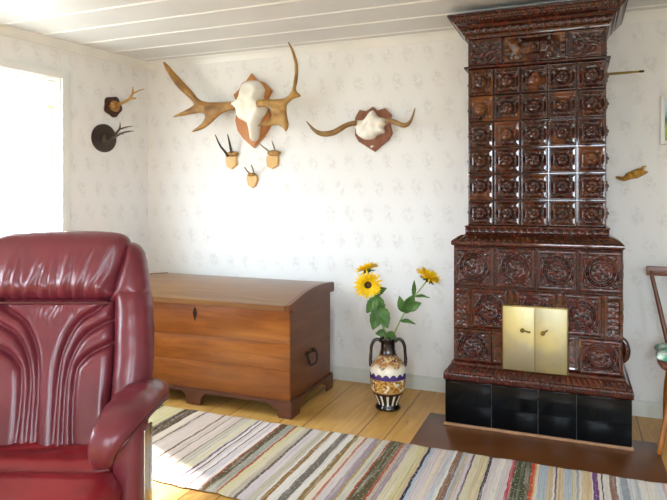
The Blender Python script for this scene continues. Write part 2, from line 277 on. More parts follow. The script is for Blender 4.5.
# ------------------------------------------------------------------ geometry helpers
class MB:
    def __init__(s): s.v = []; s.f = []
    def add(s, verts, faces):
        o = len(s.v); s.v += [tuple(p) for p in verts]; s.f += [tuple(i + o for i in f) for f in faces]; return s
    def box(s, x0, x1, y0, y1, z0, z1, b=0.):
        bm = bmesh.new(); bmesh.ops.create_cube(bm, size=1)
        for v in bm.verts: v.co = Vector(((x0+x1)/2 + v.co.x*(x1-x0), (y0+y1)/2 + v.co.y*(y1-y0), (z0+z1)/2 + v.co.z*(z1-z0)))
        if b: bmesh.ops.bevel(bm, geom=list(bm.edges), offset=b, segments=2, affect='EDGES', profile=.6)
        bm.verts.index_update(); s.add([v.co[:] for v in bm.verts], [[v.index for v in f.verts] for f in bm.faces]); bm.free(); return s
    def tube(s, pts, rad, seg=10, smooth=0, flat=None):
        pts = [Vector(p) for p in pts]; rad = list(rad) if hasattr(rad, '__len__') else [rad]*len(pts)
        if smooth: pts, rad = spline(pts, rad, smooth)
        n = len(pts); up = None; rings = []
        for i in range(n):
            t = (pts[min(i+1, n-1)] - pts[max(i-1, 0)]).normalized()
            if up is None: up = Vector((0, 0, 1)) if abs(t.z) < .9 else Vector((1, 0, 0))
            a = up - t*up.dot(t)
            a = a.normalized(); b = t.cross(a); up = a
            rings.append([(pts[i] + (a*math.cos(q)*(flat or 1) + b*math.sin(q))*rad[i])[:] for q in (2*math.pi*k/seg for k in range(seg))])
        o = len(s.v); s.v += [p for r in rings for p in r]
        for i in range(n-1):
            for k in range(seg):
                k2 = (k+1) % seg; s.f.append((o+i*seg+k, o+i*seg+k2, o+(i+1)*seg+k2, o+(i+1)*seg+k))
        for i, rev in ((0, 0), (n-1, 1)):
            c = len(s.v); t = (pts[1]-pts[0]).normalized() if not rev else (pts[-1]-pts[-2]).normalized()
            s.v.append((pts[i] + t*(rad[i]*.35*(1 if rev else -1)))[:])
            for k in range(seg):
                k2 = (k+1) % seg; f = (o+i*seg+k, o+i*seg+k2, c); s.f.append(f if rev else f[::-1])
        return s
    def lathe(s, prof, seg=48, c=(0, 0, 0)):
        o = len(s.v); n = len(prof)
        for r, z in prof:
            for k in range(seg):
                q = 2*math.pi*k/seg; s.v.append((c[0]+r*math.cos(q), c[1]+r*math.sin(q), c[2]+z))
        for i in range(n-1):
            for k in range(seg):
                k2 = (k+1) % seg; s.f.append((o+i*seg+k, o+i*seg+k2, o+(i+1)*seg+k2, o+(i+1)*seg+k))
        s.f.append(tuple(o+k for k in range(seg))[::-1]); s.f.append(tuple(o+(n-1)*seg+k for k in range(seg))); return s
    def grid(s, nu, nv, fn):
        o = len(s.v); s.v += [tuple(fn(i/(nu-1), j/(nv-1))) for j in range(nv) for i in range(nu)]
        for j in range(nv-1):
            for i in range(nu-1):
                a = o+j*nu+i; s.f.append((a, a+1, a+nu+1, a+nu))
        return s
    def prism(s, poly, y0, y1, bev=0., plane='xz'):
        """extrude an outline (x,z) from y0 (front) to y1 (back), front edge bevelled"""
        bm = bmesh.new(); vs = [bm.verts.new((p[0], y1, p[1])) for p in poly]; f = bm.faces.new(vs)
        r = bmesh.ops.extrude_face_region(bm, geom=[f]); nv = [g for g in r['geom'] if isinstance(g, bmesh.types.BMVert)]
        for v in nv: v.co.y = y0
        if bev:
            ed = [e for e in bm.edges if all(abs(v.co.y-y0) < 1e-7 for v in e.verts)]
            bmesh.ops.bevel(bm, geom=ed, offset=bev, segments=2, affect='EDGES')
        bmesh.ops.recalc_face_normals(bm, faces=bm.faces); bm.verts.index_update()
        sw = (lambda c: (c.x, c.y, c.z)) if plane == 'xz' else (lambda c: (-c.y, c.x, c.z))
        s.add([sw(v.co) for v in bm.verts], [[v.index for v in q.verts] for q in bm.faces]); bm.free(); return s
    def molding(s, prof, xl, xr, yf, yb, kx=1.):
        """rings (offset,z) round a rectangle, offset outwards on front and sides"""
        o = len(s.v); n = len(prof)
        for d, z in prof: s.v += [(xl-d*kx, yb, z), (xl-d*kx, yf-d, z), (xr+d*kx, yf-d, z), (xr+d*kx, yb, z)]
        for i in range(n-1):
            for k in range(4):
                k2 = (k+1) % 4; s.f.append((o+i*4+k, o+i*4+k2, o+(i+1)*4+k2, o+(i+1)*4+k))
        s.f.append((o+3, o+2, o+1, o)); s.f.append(tuple(o+(n-1)*4+k for k in range(4))); return s
    def build(s, name, m, parent=None, org=(0, 0, 0), angle=35, loc=None):
        me = bpy.data.meshes.new(name); me.from_pydata([(p[0]-org[0], p[1]-org[1], p[2]-org[2]) for p in s.v], [], s.f)
        bm = bmesh.new(); bm.from_mesh(me); bmesh.ops.recalc_face_normals(bm, faces=bm.faces); bm.to_mesh(me); bm.free()
        me.materials.append(m if not isinstance(m, str) else M[m]); me.shade_smooth()
        if angle < 180: me.set_sharp_from_angle(angle=R(angle))
        o = bpy.data.objects.new(name, me); COL.objects.link(o)
        if parent: o.parent = parent
        if loc: o.location = loc
        return o

def spline(pts, rad, k):
    P, Q = [], []; n = len(pts)
    for i in range(n-1):
        p0, p1, p2, p3 = pts[max(i-1, 0)], pts[i], pts[i+1], pts[min(i+2, n-1)]
        for j in range(k):
            t = j/k; P.append(.5*((2*p1)+(p2-p0)*t+(2*p0-5*p1+4*p2-p3)*t*t+(3*p1-p0-3*p2+p3)*t**3)); Q.append(rad[i]*(1-t)+rad[i+1]*t)
    return P+[pts[-1]], Q+[rad[-1]]

def smooth_poly(poly, k=5):
    n = len(poly); out = []; V = [Vector((p[0], p[1])) for p in poly]
    for i in range(n):
        p0, p1, p2, p3 = V[i-1], V[i], V[(i+1) % n], V[(i+2) % n]
        for j in range(k):
            t = j/k; q = .5*((2*p1)+(p2-p0)*t+(2*p0-5*p1+4*p2-p3)*t*t+(3*p1-p0-3*p2+p3)*t**3); out.append((q.x, q.y))
    return out

def relief(poly, g, R_, front, back, place, disp=None):
    """cushion-like closed solid over an outline: grid snapped to the rim, rounded within R_ of it.
    place(a, b, h) -> xyz, h > 0 to the front; disp(a, b, d) adds to the front height"""
    P = np.array(poly, float); lo = P.min(0)-g; hi = P.max(0)+g
    nx, ny = int((hi[0]-lo[0])/g)+2, int((hi[1]-lo[1])/g)+2
    gx, gy = np.meshgrid(lo[0]+np.arange(nx)*g, lo[1]+np.arange(ny)*g); Q = np.stack([gx.ravel(), gy.ravel()], 1)
    A = P; B = np.roll(P, -1, 0); AB = B-A; L = (AB**2).sum(1)+1e-12
    def nearest(q):
        t = np.clip(((q[:, None, :]-A[None])*AB[None]).sum(2)/L[None], 0, 1); C = A[None]+t[..., None]*AB[None]
        d = np.sqrt(((q[:, None, :]-C)**2).sum(2)); k = d.argmin(1); i = np.arange(len(q)); return d[i, k], C[i, k]
    ins = np.zeros(len(Q), bool)
    for (ax, ay), (bx, by) in zip(A, B):
        c = ((ay > Q[:, 1]) != (by > Q[:, 1])); xs = (bx-ax)*(Q[:, 1]-ay)/((by-ay) if by != ay else 1e-12)+ax; ins ^= c & (Q[:, 0] < xs)
    d = np.zeros(len(Q)); near = Q.copy()
    for s0 in range(0, len(Q), 4000): d[s0:s0+4000], near[s0:s0+4000] = nearest(Q[s0:s0+4000])
    snap = ins & (d < g*.35)
    Q2 = Q.copy(); rim = ~ins | snap; Q2[rim] = near[rim]; dd = np.where(rim, 0, d)
    prof = np.sqrt(np.clip(1-(1-np.clip(dd/R_, 0, 1))**2, 0, 1))
    fi, bi, V, F = {}, {}, [], []
    def vf(i):
        if i not in fi:
            a, b = Q2[i]; h = front*prof[i]
            if disp is not None: h += disp(a, b, dd[i])*(1 if not rim[i] else 0)
            fi[i] = len(V); V.append(tuple(place(a, b, h)))
        return fi[i]
    def vb(i):
        if rim[i]: return vf(i)
        if i not in bi: a, b = Q2[i]; bi[i] = len(V); V.append(tuple(place(a, b, -back*prof[i])))
        return bi[i]
    for j in range(ny-1):
        for i in range(nx-1):
            q = [j*nx+i, j*nx+i+1, (j+1)*nx+i+1, (j+1)*nx+i]; k = sum(ins[c] and not snap[c] for c in q)
            if k == 0: continue
            F.append([vf(c) for c in q]); F.append([vb(c) for c in q][::-1])
    m = MB(); m.v = V; m.f = [tuple(f) for f in F if len(set(f)) == 4]
    return m

# ------------------------------------------------------------------ object helpers
def thing(name, label, cat, loc=(0, 0, 0), rotz=0., group=None):
    o = bpy.data.objects.new(name, None); COL.objects.link(o); o.location = loc; o.rotation_euler = (0, 0, rotz); o.empty_display_size = .1
    return tag(o, label, cat, group)
def tag(o, label, cat, group=None):
    o['label'] = label; o['category'] = cat
    if group: o['group'] = group
    return o
def structure(o): o['kind'] = 'structure'; return o
def copy_part(o, parent, loc):
    c = o.copy(); COL.objects.link(c); c.parent = parent; c.location = loc; return c
# ------------------------------------------------------------------ the room
CX, CY = -3.1136, YW                       # back left corner
TH = R(8.065); LL = 5.6                    # the left wall is a little out of square
LE = (CX - math.sin(TH)*LL, CY - math.cos(TH)*LL)
XR, YR = 2.0, LE[1]
ROT_L = R(90) - TH

def wall(name, loc, rz, L, openings, H=CEIL+.02, thick=.14):
    m = MB(); xs = 0.
    for (a, b, z0, z1) in sorted(openings):
        m.box(xs, a, 0, thick, 0, H); m.box(a, b, 0, thick, 0, z0) if z0 > 0 else None; m.box(a, b, 0, thick, z1, H); xs = b
    m.box(xs, L, 0, thick, 0, H)
    o = m.build(name, 'wallpaper'); o.location = loc; o.rotation_euler = (0, 0, rz); return structure(o)
W1 = (LL-1.80, LL-.765, .88, 2.05); W2 = (LL-4.55, LL-3.15, .88, 2.05)
wall('wall_back', (CX, CY, 0), 0, XR-CX, [])
wall('wall_left', (LE[0], LE[1], 0), ROT_L, LL, [W2, W1])
D1 = (2.6, 3.5, 0., 2.02)
W4 = (3.95, 5.1, .88, 2.05)
wall('wall_right', (XR, CY, 0), R(-90), CY-YR, [W4])
W3 = (1.2, 2.5, .88, 2.05)
wall('wall_front', (XR, YR, 0), R(180), XR-LE[0], [W3])

lx = lambda y, off=0.: CX-math.tan(TH)*(CY-y)-off       # x of the left wall's inner face
slab = [(lx(YR-.1, .10), YR-.1), (XR+.1, YR-.1), (XR+.1, YW+.1), (lx(YW+.1, .10), YW+.1)]
def plate(z0, z1):
    m = MB(); m.v = [(x, y, z0) for x, y in slab]+[(x, y, z1) for x, y in slab]
    m.f = [(3, 2, 1, 0), (4, 5, 6, 7)]+[(i, (i+1) % 4, 4+(i+1) % 4, 4+i) for i in range(4)]; return m
structure(plate(-.08, 0).build('floor', 'planks'))
# boarded ceiling: boards run along the back wall, a half-round bead over each joint
ce = structure(plate(CEIL, CEIL+.08).build('ceiling', 'ceiling'))
bm_ = MB(); y = YW - .118
while y > YR + .05:
    bm_.grid(2, 9, lambda a, b, y=y: (lx(y)+(XR-lx(y))*a, y+.011*math.cos(math.pi*b), CEIL+.001-.006*math.sin(math.pi*b))); y -= .27
bd = bm_.build('ceiling_bead', 'bead', ce, angle=180)

def skirting(name, loc, rz, x0, x1, mat='skirting'):
    o = MB().box(x0, x1, -.018, 0, .0, .078, .003).box(x0, x1, -.011, 0, .076, .09, .003).build(name, mat); o.location = loc; o.rotation_euler = (0, 0, rz); return structure(o)
skirting('baseboard_back', (CX, CY, 0), 0, .02, XR-CX-.02)
skirting('baseboard_left', (LE[0], LE[1], 0), ROT_L, .03, LL-.022)
skirting('baseboard_right', (XR, CY, 0), R(-90), .02, CY-YR-.02)
def cornice(name, loc, rz, x0, x1):
    prof = [(0, -.05), (-.008, -.05), (-.012, -.042), (-.016, -.036), (-.024, -.018), (-.036, -.008), (-.044, -.006), (-.046, 0)]
    m = MB(); m.grid(2, len(prof), lambda a, b: (x0+(x1-x0)*a, prof[round(b*(len(prof)-1))][0], CEIL+prof[round(b*(len(prof)-1))][1]))
    o = m.build(name, 'white_paint', angle=50); o.location = loc; o.rotation_euler = (0, 0, rz); return structure(o)
cornice('trim_1', (CX, CY, 0), 0, 0, XR-CX)
cornice('trim_2', (LE[0], LE[1], 0), ROT_L, 0, LL)
cornice('trim_3', (XR, CY, 0), R(-90), 0, CY-YR)

def window(name, loc, rz, op):
    a, b, z0, z1 = op
    t = bpy.data.objects.new(name, None); COL.objects.link(t); t.location = loc; t.rotation_euler = (0, 0, rz); structure(t)
    w = .055; m = MB()
    m.box(a-w, a+.004, -.02, 0, z0-.02, z1+w, .004).box(b-.004, b+w, -.02, 0, z0-.02, z1+w, .004).box(a+.004, b-.004, -.02, 0, z1-.004, z1+w, .004)
    m.build('casing', 'white_paint', t)
    # reveal lining and sash
    m = MB().box(a, a+.012, 0, .135, z0, z1).box(b-.012, b, 0, .135, z0, z1).box(a+.012, b-.012, 0, .135, z1-.012, z1)
    m.build('reveal_lining', 'white_paint', t)
    MB().box(a-.07, b+.07, -.05, .10, z0-.03, z0, .005).build('sill', 'white_paint', t)
    mid = (a+b)/2; s = .045
    for p, q in ((a+.012, mid), (mid, b-.012)):
        m = MB().box(p, p+s, .08, .12, z0, z1-.012, .004).box(q-s, q, .08, .12, z0, z1-.012, .004).box(p+s, q-s, .08, .12, z0, z0+s, .004).box(p+s, q-s, .08, .12, z1-.012-s, z1-.012, .004)
        fr = m.build('window_sash', 'white_paint', t)
        MB().box(p+s-.004, q-s+.004, .098, .102, z0+s-.004, z1-.012-s+.004).build('pane', 'glass', fr)
    return t
window('window_1', (LE[0], LE[1], 0), ROT_L, W1)
window('window_2', (LE[0], LE[1], 0), ROT_L, W2)
window('window_3', (XR, YR, 0), R(180), W3)
window('window_4', (XR, CY, 0), R(-90), W4)

# sheer valance hung in the left window
va = thing('window_valance', 'sheer white window valance edged with a yellow green braid', 'curtain', (LE[0], LE[1], 0), ROT_L)
vw = lambda x: .045+.008*math.sin(x*55)+.004*math.sin(x*23)
a, b = W1[0]+.02, W1[1]-.02
MB().grid(120, 6, lambda i, j: (a+(b-a)*i, vw(a+(b-a)*i), 2.025-(.165)*j)).build('cloth', 'sheer', va, angle=180)
MB().grid(120, 3, lambda i, j: (a+(b-a)*i, vw(a+(b-a)*i)-.002, 1.872-.022*j-.006*abs(math.sin(i*70)))).build('braid', 'trim', va, angle=180)
MB().tube([(a-.008, .045, 2.026), (b+.008, .045, 2.026)], .006).build('curtain_rod', 'white_paint', va)

# ------------------------------------------------------------------ rug and hearth plate
def rug_z(x, y): return .0095+.0012*math.sin(x*13+y*3)+.001*math.sin(y*17-x*5)
x0, x1, y0, y1 = -2.6, .78, 2.160, 2.957
rm = MB(); NX, NY = 240, 40
def edge(i, j):
    x = x0+(x1-x0)*i; y = y0+(y1-y0)*j
    if j in (0, 1): y += .004*math.sin(x*21)+.0025*math.sin(x*57)
    return x, y
rm.grid(NX, NY, lambda i, j: (*edge(i, j), rug_z(*edge(i, j)) if 0 < i < 1 and 0 < j < 1 else .006))
o_ = len(rm.v); rm.grid(NX, 2, lambda i, j: (*edge(i, 0), .0052 if j else .006)); rm.grid(NX, 2, lambda i, j: (*edge(i, 1), .0052 if j else .006))
rm.grid(2, NY, lambda i, j: (*edge(0, j), .0052 if i else .006)); rm.grid(2, NY, lambda i, j: (*edge(1, j), .0052 if i else .006))
ru = rm.build('rag_rug', 'rug', angle=180); tag(ru, 'long striped rag rug in muted colours lying across the plank floor', 'rug')
hp = MB().box(-.778, .385, 2.925, 3.44, 0, .004, .0015).build('hearth_plate', 'hearth'); tag(hp, 'brown floor sheet laid in front of the tiled stove', 'hearth plate')

# ------------------------------------------------------------------ tiled stove
SB = (-.203, 3.57, 0.)
st = thing('tiled_stove', 'tall brown glazed tile stove with brass doors against the back wall', 'stove', SB)
YB, YF, YU = 3.295, 3.35, 3.42
UL, UR = -.558, .152
def sp(m, name, mat, angle=35, parent=None): return m.build(name, mat, parent or st, org=SB, angle=angle)

sp(MB().box(-.655, .253, YB+.008, 3.835, .004, .25), 'plinth', 'grout')
sp(MB().box(-.668, .268, YB-.010, 3.835, .004, .018, .003), 'base_strip', 'strip')
bx = [-.662, -.413, -.178, .007, .260]
for a, b in zip(bx, bx[1:]):
    sp(MB().box(a+.0012, b-.0012, YB-.002, YB+.012, .018, .248, .002), 'base_tile', 'black_tile')
for x in (-.662, .260):
    sp(MB().box(x-.002 if x < 0 else x-.006, x+.008 if x < 0 else x+.002, YB+.014, 3.83, .018, .248, .002), 'base_side_tile', 'black_tile')

# plain mouldings
fl, fr_ = -.629, .228
prof = [(-.02, .36), (-.004, .352), (0, .345), (.008, .342), (.013, .335), (.015, .325), (.030, .312), (.046, .296), (.056, .290), (.060, .284), (.060, .256), (.056, .250), (.045, .247), (-.02, .247)]
sp(MB().molding(prof[::-1], fl, fr_, YF, 3.835, .68), 'plinth_cornice', 'glaze_red', 50)
def flute_strip(m, x0, x1, yA, zA, oA, yB, zB, oB, n, amp, fn, nx=None):
    """relief on the sloping front face between (yA,zA) below and (yB,zB) above, mitred by oA/oB at the ends"""
    nrm = Vector((0, -(zB-zA), (yB-yA))).normalized()
    if nrm.y > 0: nrm = -nrm
    def P(i, j):
        a = (x0-oA)*(1-j)+(x0-oB)*j; b = (x1+oA)*(1-j)+(x1+oB)*j
        h = fn(i*n, j)*amp*min(1, min(j, 1-j)*6)
        return (a+(b-a)*i, yA+(yB-yA)*j+nrm.y*h, zA+(zB-zA)*j+nrm.z*h)
    m.grid(nx or n*10+1, 13, P); return m
leafy = lambda t, w: abs(math.sin(math.pi*t))**.7*(.6+.4*math.sin(3.1*w))+.25*math.cos(6*math.pi*t)
sp(flute_strip(MB(), fl, fr_, YF-.0575, .292, .039, YF-.015, .326, .010, 34, .007, leafy), 'plinth_cornice_relief', 'glaze_red', 180)
sp(flute_strip(MB(), fl, fr_, YF-.0605, .256, .041, YF-.0605, .286, .041, 60, .0025, lambda t, w: abs(math.sin(math.pi*t))), 'plinth_cornice_flutes', 'glaze_red', 180)

sp(MB().box(fl+.004, fr_-.004, YF+.006, 3.835, .33, 1.0), 'firebox', 'glaze_flat')

# relief tiles -------------------------------------------------------
def tile_mesh(name, w, h, fn, n=44, ny=None, back=.02):
    ny = ny or n; m = MB()
    P = lambda i, j: (w*(i-.5), -fn(2*i-1, 2*j-1) if 0 < i < 1 and 0 < j < 1 else back, h*(j-.5))
    m.grid(n, ny, P); return m
def bump(r, c, w): return math.exp(-((r-c)/w)**2)
def coffer(s, t):
    m = max(abs(s), abs(t)); e = .0
    if m > .88: e = .0155*math.sqrt(max(0, 1-((m-.885)/.125)**2))
    elif m > .60: e = .0145*((m-.60)/.28)+.0005
    else: e = .0005
    if .58 < m < .62: e += .002
    r = math.hypot(s, t)/.55; th = math.atan2(t, s)
    if r < 1:
        e += .036*math.sqrt(1-r*r)*(1+.14*math.cos(4*th+.785)*min(1, r*1.6))
        e += .006*bump(r, 0, .22)-.006*bump(r, .36, .10)
    c = math.hypot(abs(s)-.50, abs(t)-.50); e += .012*bump(c, 0, .11)
    return e
def medallion(s, t):
    m = max(abs(s), abs(t)); r = math.hypot(s, t); th = math.atan2(t, s)
    if m > .97: return .002
    e = .010 if m > .80 else .010*max(0, (m-.74)/.06)
    if m > .9: e = .006
    if m < .76:
        r /= .76
        e += .015*bump(r, .93, .07)+.014*bump(r, .66, .07)
        e += .004*bump(r, .80, .06)*math.cos(16*th)
        if r < .60: e += .009*bump(r, .38, .12)*(.5+.5*math.cos(8*th+7*r))+.012*bump(r, 0, .13)
        if r > 1.0:
            a, b = abs(s), abs(t); e += .011*math.exp(-((a-.62)**2+(b-.62)**2)/.009)+.005*(.5+.5*math.sin(26*a+4*b))*(.5+.5*math.sin(26*b+4*a))*min(1, (r-1)*5)
    return e
def lancet(s, t):
    m = max(abs(s), abs(t)); e = .008 if m > .86 or abs(s) > .62 else 0
    if m > .97: return .002
    if abs(s) < .6: e += .006*(.5+.5*math.cos(t*24))*bump(abs(s), .26, .16)+.004*(.5+.5*math.sin(t*37+2))*bump(abs(s), .05, .10)+.005*bump(abs(s), .52, .05)+.005*bump(abs(t), .8, .06)*math.cos(s*2)
    return e
def plain(s, t): return .004 if max(abs(s), abs(t)) > .8 else .001
tiles = {}
def put_tile(kind, x, y, z, w, h, fn, mat, n=44, ny=None):
    key = (kind, mat)
    if key not in tiles:
        o = tile_mesh(kind, w, h, fn, n, ny).build('relief_tile', mat, st, angle=180); tiles[key] = o; o.location = (x-SB[0], y-SB[1], z)
    else:
        o = copy_part(tiles[key], st, (x-SB[0], y-SB[1], z))
        w0, h0 = tiles[key]['w'], tiles[key]['h']; o.scale = (w/w0, 1, h/h0)
        return o
    o['w'], o['h'] = w, h; return o

# firebox tiles
cols = [fl, -.402, -.191, .014, fr_]
for a, b in zip(cols, cols[1:]): put_tile('rosette', (a+b)/2, YF, .8675, b-a-.004, .221, medallion, 'glaze_flat', 72)
for a, b in ((-.530, -.332), (-.300, -.088), (-.058, .130)): put_tile('rosette', (a+b)/2, YF, .6425, b-a-.004, .221, medallion, 'glaze_red', 72)
for a, b in ((fl, -.416), (.012, fr_)): put_tile('rosette', (a+b)/2, YF, .4355, b-a-.004, .185, medallion, 'glaze_flat', 72)
for a, b in ((fl, -.531), (.131, fr_)): put_tile('lancet', (a+b)/2, YF, .6425, b-a-.004, .221, lancet, 'glaze_red', 24, 60)
for a, b, z0, z1 in ((-.413, -.362, .345, .53), (-.036, .009, .345, .53), (-.330, -.302, .532, .754), (-.086, -.060, .532, .754)):
    put_tile('plain', (a+b)/2, YF, (z0+z1)/2, b-a-.002, z1-z0-.003, plain, 'glaze_red', 14, 30)
for x, sg in ((fl, -1), (fr_, 1)):   # glazed side faces of the firebox
    m = MB(); D = 3.83-YF-.014
    def P(i, j, x=x, sg=sg):
        h = medallion(((i*2) % 1)*2-1, ((j*3) % 1)*2-1)
        return (x-sg*.012+sg*h, YF+.014+D*i, .345+(.978-.345)*j)
    sp(m.grid(90, 120, P), 'side_tiling', 'glaze_red', 180)
    # small scroll knob low on the side face
sp(MB().tube([(fr_-.012, YF+.06, .40), (fr_+.012, YF+.06, .43), (fr_+.016, YF+.06, .47), (fr_+.006, YF+.06, .51), (fr_-.012, YF+.06, .53)], [.012, .018, .02, .016, .01], 10, 4), 'side_scroll', 'glaze_flat', 180)

# brass doors
YD = 3.326
MBf = MB()
DX0, DX1, DZ0, DZ1 = -.357, -.038, .331, .668
MBf.box(DX0-.006, DX1+.006, YD+.006, YF+.01, DZ0-.004, DZ1+.006, .002)
sp(MBf, 'door_frame', 'brass_dark')
dm = (DX0+DX1)/2+.002
for k, (a, b) in enumerate(((DX0, dm-.001), (dm+.001, DX1))):
    nx_, nz_ = 24, 44
    m = MB().box(a, b, YD, YD+.008, DZ0, DZ1, .003)
    d = sp(m, 'fire_door', 'brass')
    hx = dm-.062 if k == 0 else dm+.040; hz = .547 if k == 0 else .540
    kb = MB().lathe([(.0, 0), (.008, 0), (.010, .003), (.006, .007), (.004, .014), (.009, .018), (.011, .023), (.008, .029), (0, .031)], 16)
    kb.v = [(x+hx, YD-z, y+hz) for x, y, z in kb.v]
    kb.tube([(hx+(.012 if k == 0 else -.004), YD-.020, hz), (hx+(.030 if k == 0 else .018), YD-.022, hz-(.006 if k == 0 else -.014)), (hx+(.040 if k == 0 else .022), YD-.021, hz-(.004 if k == 0 else -.020))], [.004, .004, .006], 8)
    hd = kb.build('door_handle', 'brass_dark', d, org=SB)

# cornice between firebox and upper body
prof = [(-.02, .976), (.060, .976), (.066, .980), (.076, .984), (.080, .990), (.080, 1.004), (.076, 1.010), (.040, 1.030), (.020, 1.040), (.012, 1.046), (.012, 1.078), (.016, 1.082), (.016, 1.089), (.006, 1.093), (-.02, 1.093)]
sp(MB().molding(prof, UL, UR, YU, 3.835), 'middle_cornice', 'glaze_red', 50)
sp(flute_strip(MB(), UL, UR, YU-.076, 1.0105, .076, YU-.020, 1.040, .020, 26, .006, lambda t, w: abs(math.sin(math.pi*(t+.7*w)))), 'gadroon_band', 'glaze_amber', 180)
sp(flute_strip(MB(), UL, UR, YU-.0125, 1.047, .0125, YU-.0125, 1.078, .0125, 20, .020, lambda t, w: (abs(math.sin(math.pi*t))**.6)*max(0, math.sin(math.pi*w))**.5*(.35+.65*(1-w))), 'egg_band', 'glaze_flat', 180)

# upper body
sp(MB().box(UL+.006, UR-.006, YU+.006, 3.835, 1.09, 2.14), 'upper_body', 'glaze_flat')
rows = [1.091, 1.233, 1.377, 1.520, 1.666, 1.811, 1.962]; cw = (UR-UL)/5
pal = ['glaze', 'glaze', 'glaze_amber', 'glaze', 'glaze']
for r in range(6):
    for c in range(5):
        mt = 'glaze_amber' if (r, c) in ((3, 0), (2, 0), (5, 0), (0, 3), (4, 0)) else 'glaze'
        put_tile('coffer', UL+cw*(c+.5), YU, (rows[r]+rows[r+1])/2, cw-.002, rows[r+1]-rows[r]-.002, coffer, mt, 64)
for x, sg in ((UL, -1), (UR, 1)):
    D = 3.83-YU-.010
    def P(i, j, x=x, sg=sg):
        h = coffer(((i*3) % 1)*2-1, ((j*6) % 1)*2-1)*.8
        return (x-sg*.018+sg*h, YU+.010+D*i, 1.091+.871*j)
    sp(MB().grid(100, 190, P), 'side_tiling', 'glaze', 180)
prof = [(-.02, 1.962), (.012, 1.962), (.018, 1.966), (.020, 1.972), (.018, 1.977), (.008, 1.980), (-.02, 1.980)]
sp(MB().molding(prof, UL, UR, YU, 3.835), 'frieze_ledge', 'glaze_flat', 50)

# frieze panels
def scrolls(s, t):
    m = max(abs(s), abs(t)); e = .010 if m > .88 else (.003 if m > .8 else 0)
    if m > .97: return .002
    if m < .82:
        for (a, b, q, ph) in ((.25, -.35, .34, 0), (-.40, .10, .30, 2), (.35, .42, .24, 4), (-.1, -.6, .2, 1), (-.55, -.5, .22, 3), (.65, .1, .2, 2), (-.15, .62, .2, 0)):
            r = math.hypot(s-a, t-b); th = math.atan2(t-b, s-a)
            if r < q*1.25: e += .011*bump(((r/q)*1.1+th/(2*math.pi)+ph) % 1, .5, .22)*max(0, 1-(r/q/1.25)**4)+.008*bump(r, 0, .06)
        e += .007*bump(s+.62, .10*math.sin(5*t), .06)*(abs(t) < .7)
    return e
def centre(s, t):
    a = abs(s); m = max(a, abs(t)); e = 0
    if m > .97: return .002
    e = .010 if (abs(t) > .86 or a > .94) else .003
    if a < .80 and abs(t) < .80:
        e = .004+.026*min(1, (.80-abs(t))/.45)*min(1, (.80-a)/.22)
        if a < .22 and abs(t) < .5: e += .016*max(0, 1-max(a/.2, abs(t)/.45)**4)-.014*bump(max(a/.2, abs(t)/.45), .45, .12)
        if .34 < a < .62: e += .016*bump(a, .47, .07)*(.4+.6*math.cos(t*8))
    elif a > .84: e += .010*(.5+.5*math.cos(t*9))
    return e
ZM = (1.981+2.128)/2; ZH = 2.128-1.981
tiles.clear()
m = tile_mesh('f', .186, ZH, scrolls, 64); o = m.build('frieze_panel', 'glaze_flat', st, angle=180, loc=(UL+.095-SB[0], YU-SB[1], ZM))
copy_part(o, st, (UR-.096-SB[0], YU-SB[1], ZM))
m = tile_mesh('f', .320, ZH, centre, 90, 50); o = m.build('frieze_panel', 'glaze_mixed', st, angle=180, loc=((UL+UR)/2-SB[0], YU-SB[1], ZM)); o['label'] = 'amber frieze panel with a central boss'
for x, sg in ((UL, -1), (UR, 1)):
    D = 3.83-YU-.006
    def P(i, j, x=x, sg=sg): return (x-sg*.008+sg*scrolls(((i*2) % 1)*2-1, j*2-1), YU+.006+D*i, 1.981+ZH*j)
    sp(MB().grid(60, 40, P), 'frieze_side', 'glaze_flat', 180)

# crown
prof = [(-.02, 2.126), (.006, 2.126), (.014, 2.130), (.014, 2.146), (.018, 2.150), (.034, 2.180), (.040, 2.184), (.046, 2.190), (.052, 2.204), (.060, 2.208), (.064, 2.212), (.092, 2.240), (.098, 2.243), (.098, 2.253), (.09, 2.257), (-.02, 2.257)]
sp(MB().molding(prof, UL, UR, YU, 3.835), 'crown_cornice', 'glaze_flat', 50)
sp(flute_strip(MB(), UL, UR, YU-.0185, 2.150, .0185, YU-.0345, 2.180, .0345, 18, .011, lambda t, w: abs(math.sin(math.pi*t))**.6*math.sin(math.pi*w)**.5+.3*bump(t % 1, .02, .08)), 'crown_egg_band', 'glaze_flat', 180)
sp(flute_strip(MB(), UL, UR, YU-.0645, 2.212, .0645, YU-.0925, 2.240, .0925, 24, .009, lambda t, w: abs(math.sin(math.pi*t))**.6*(.6+.4*math.cos(6*math.pi*w))*(.6+.4*math.cos(8*math.pi*t))+.25*math.sin(4*math.pi*t)*math.sin(9*w)), 'crown_leaf_band', 'glaze_flat', 180)
# drying rod sticking out of the right side
rd = MB().tube([(UR-.02, 3.56, 1.912), (.25, 3.56, 1.913), (.318, 3.56, 1.914)], [.0075, .0065, .0055], 12); rd = sp(rd, 'drying_rod', 'brass_dark')
MB().tube([(.314, 3.56, 1.914), (.338, 3.56, 1.914)], .0062, 12).build('rod_tip', 'iron', rd, org=SB)
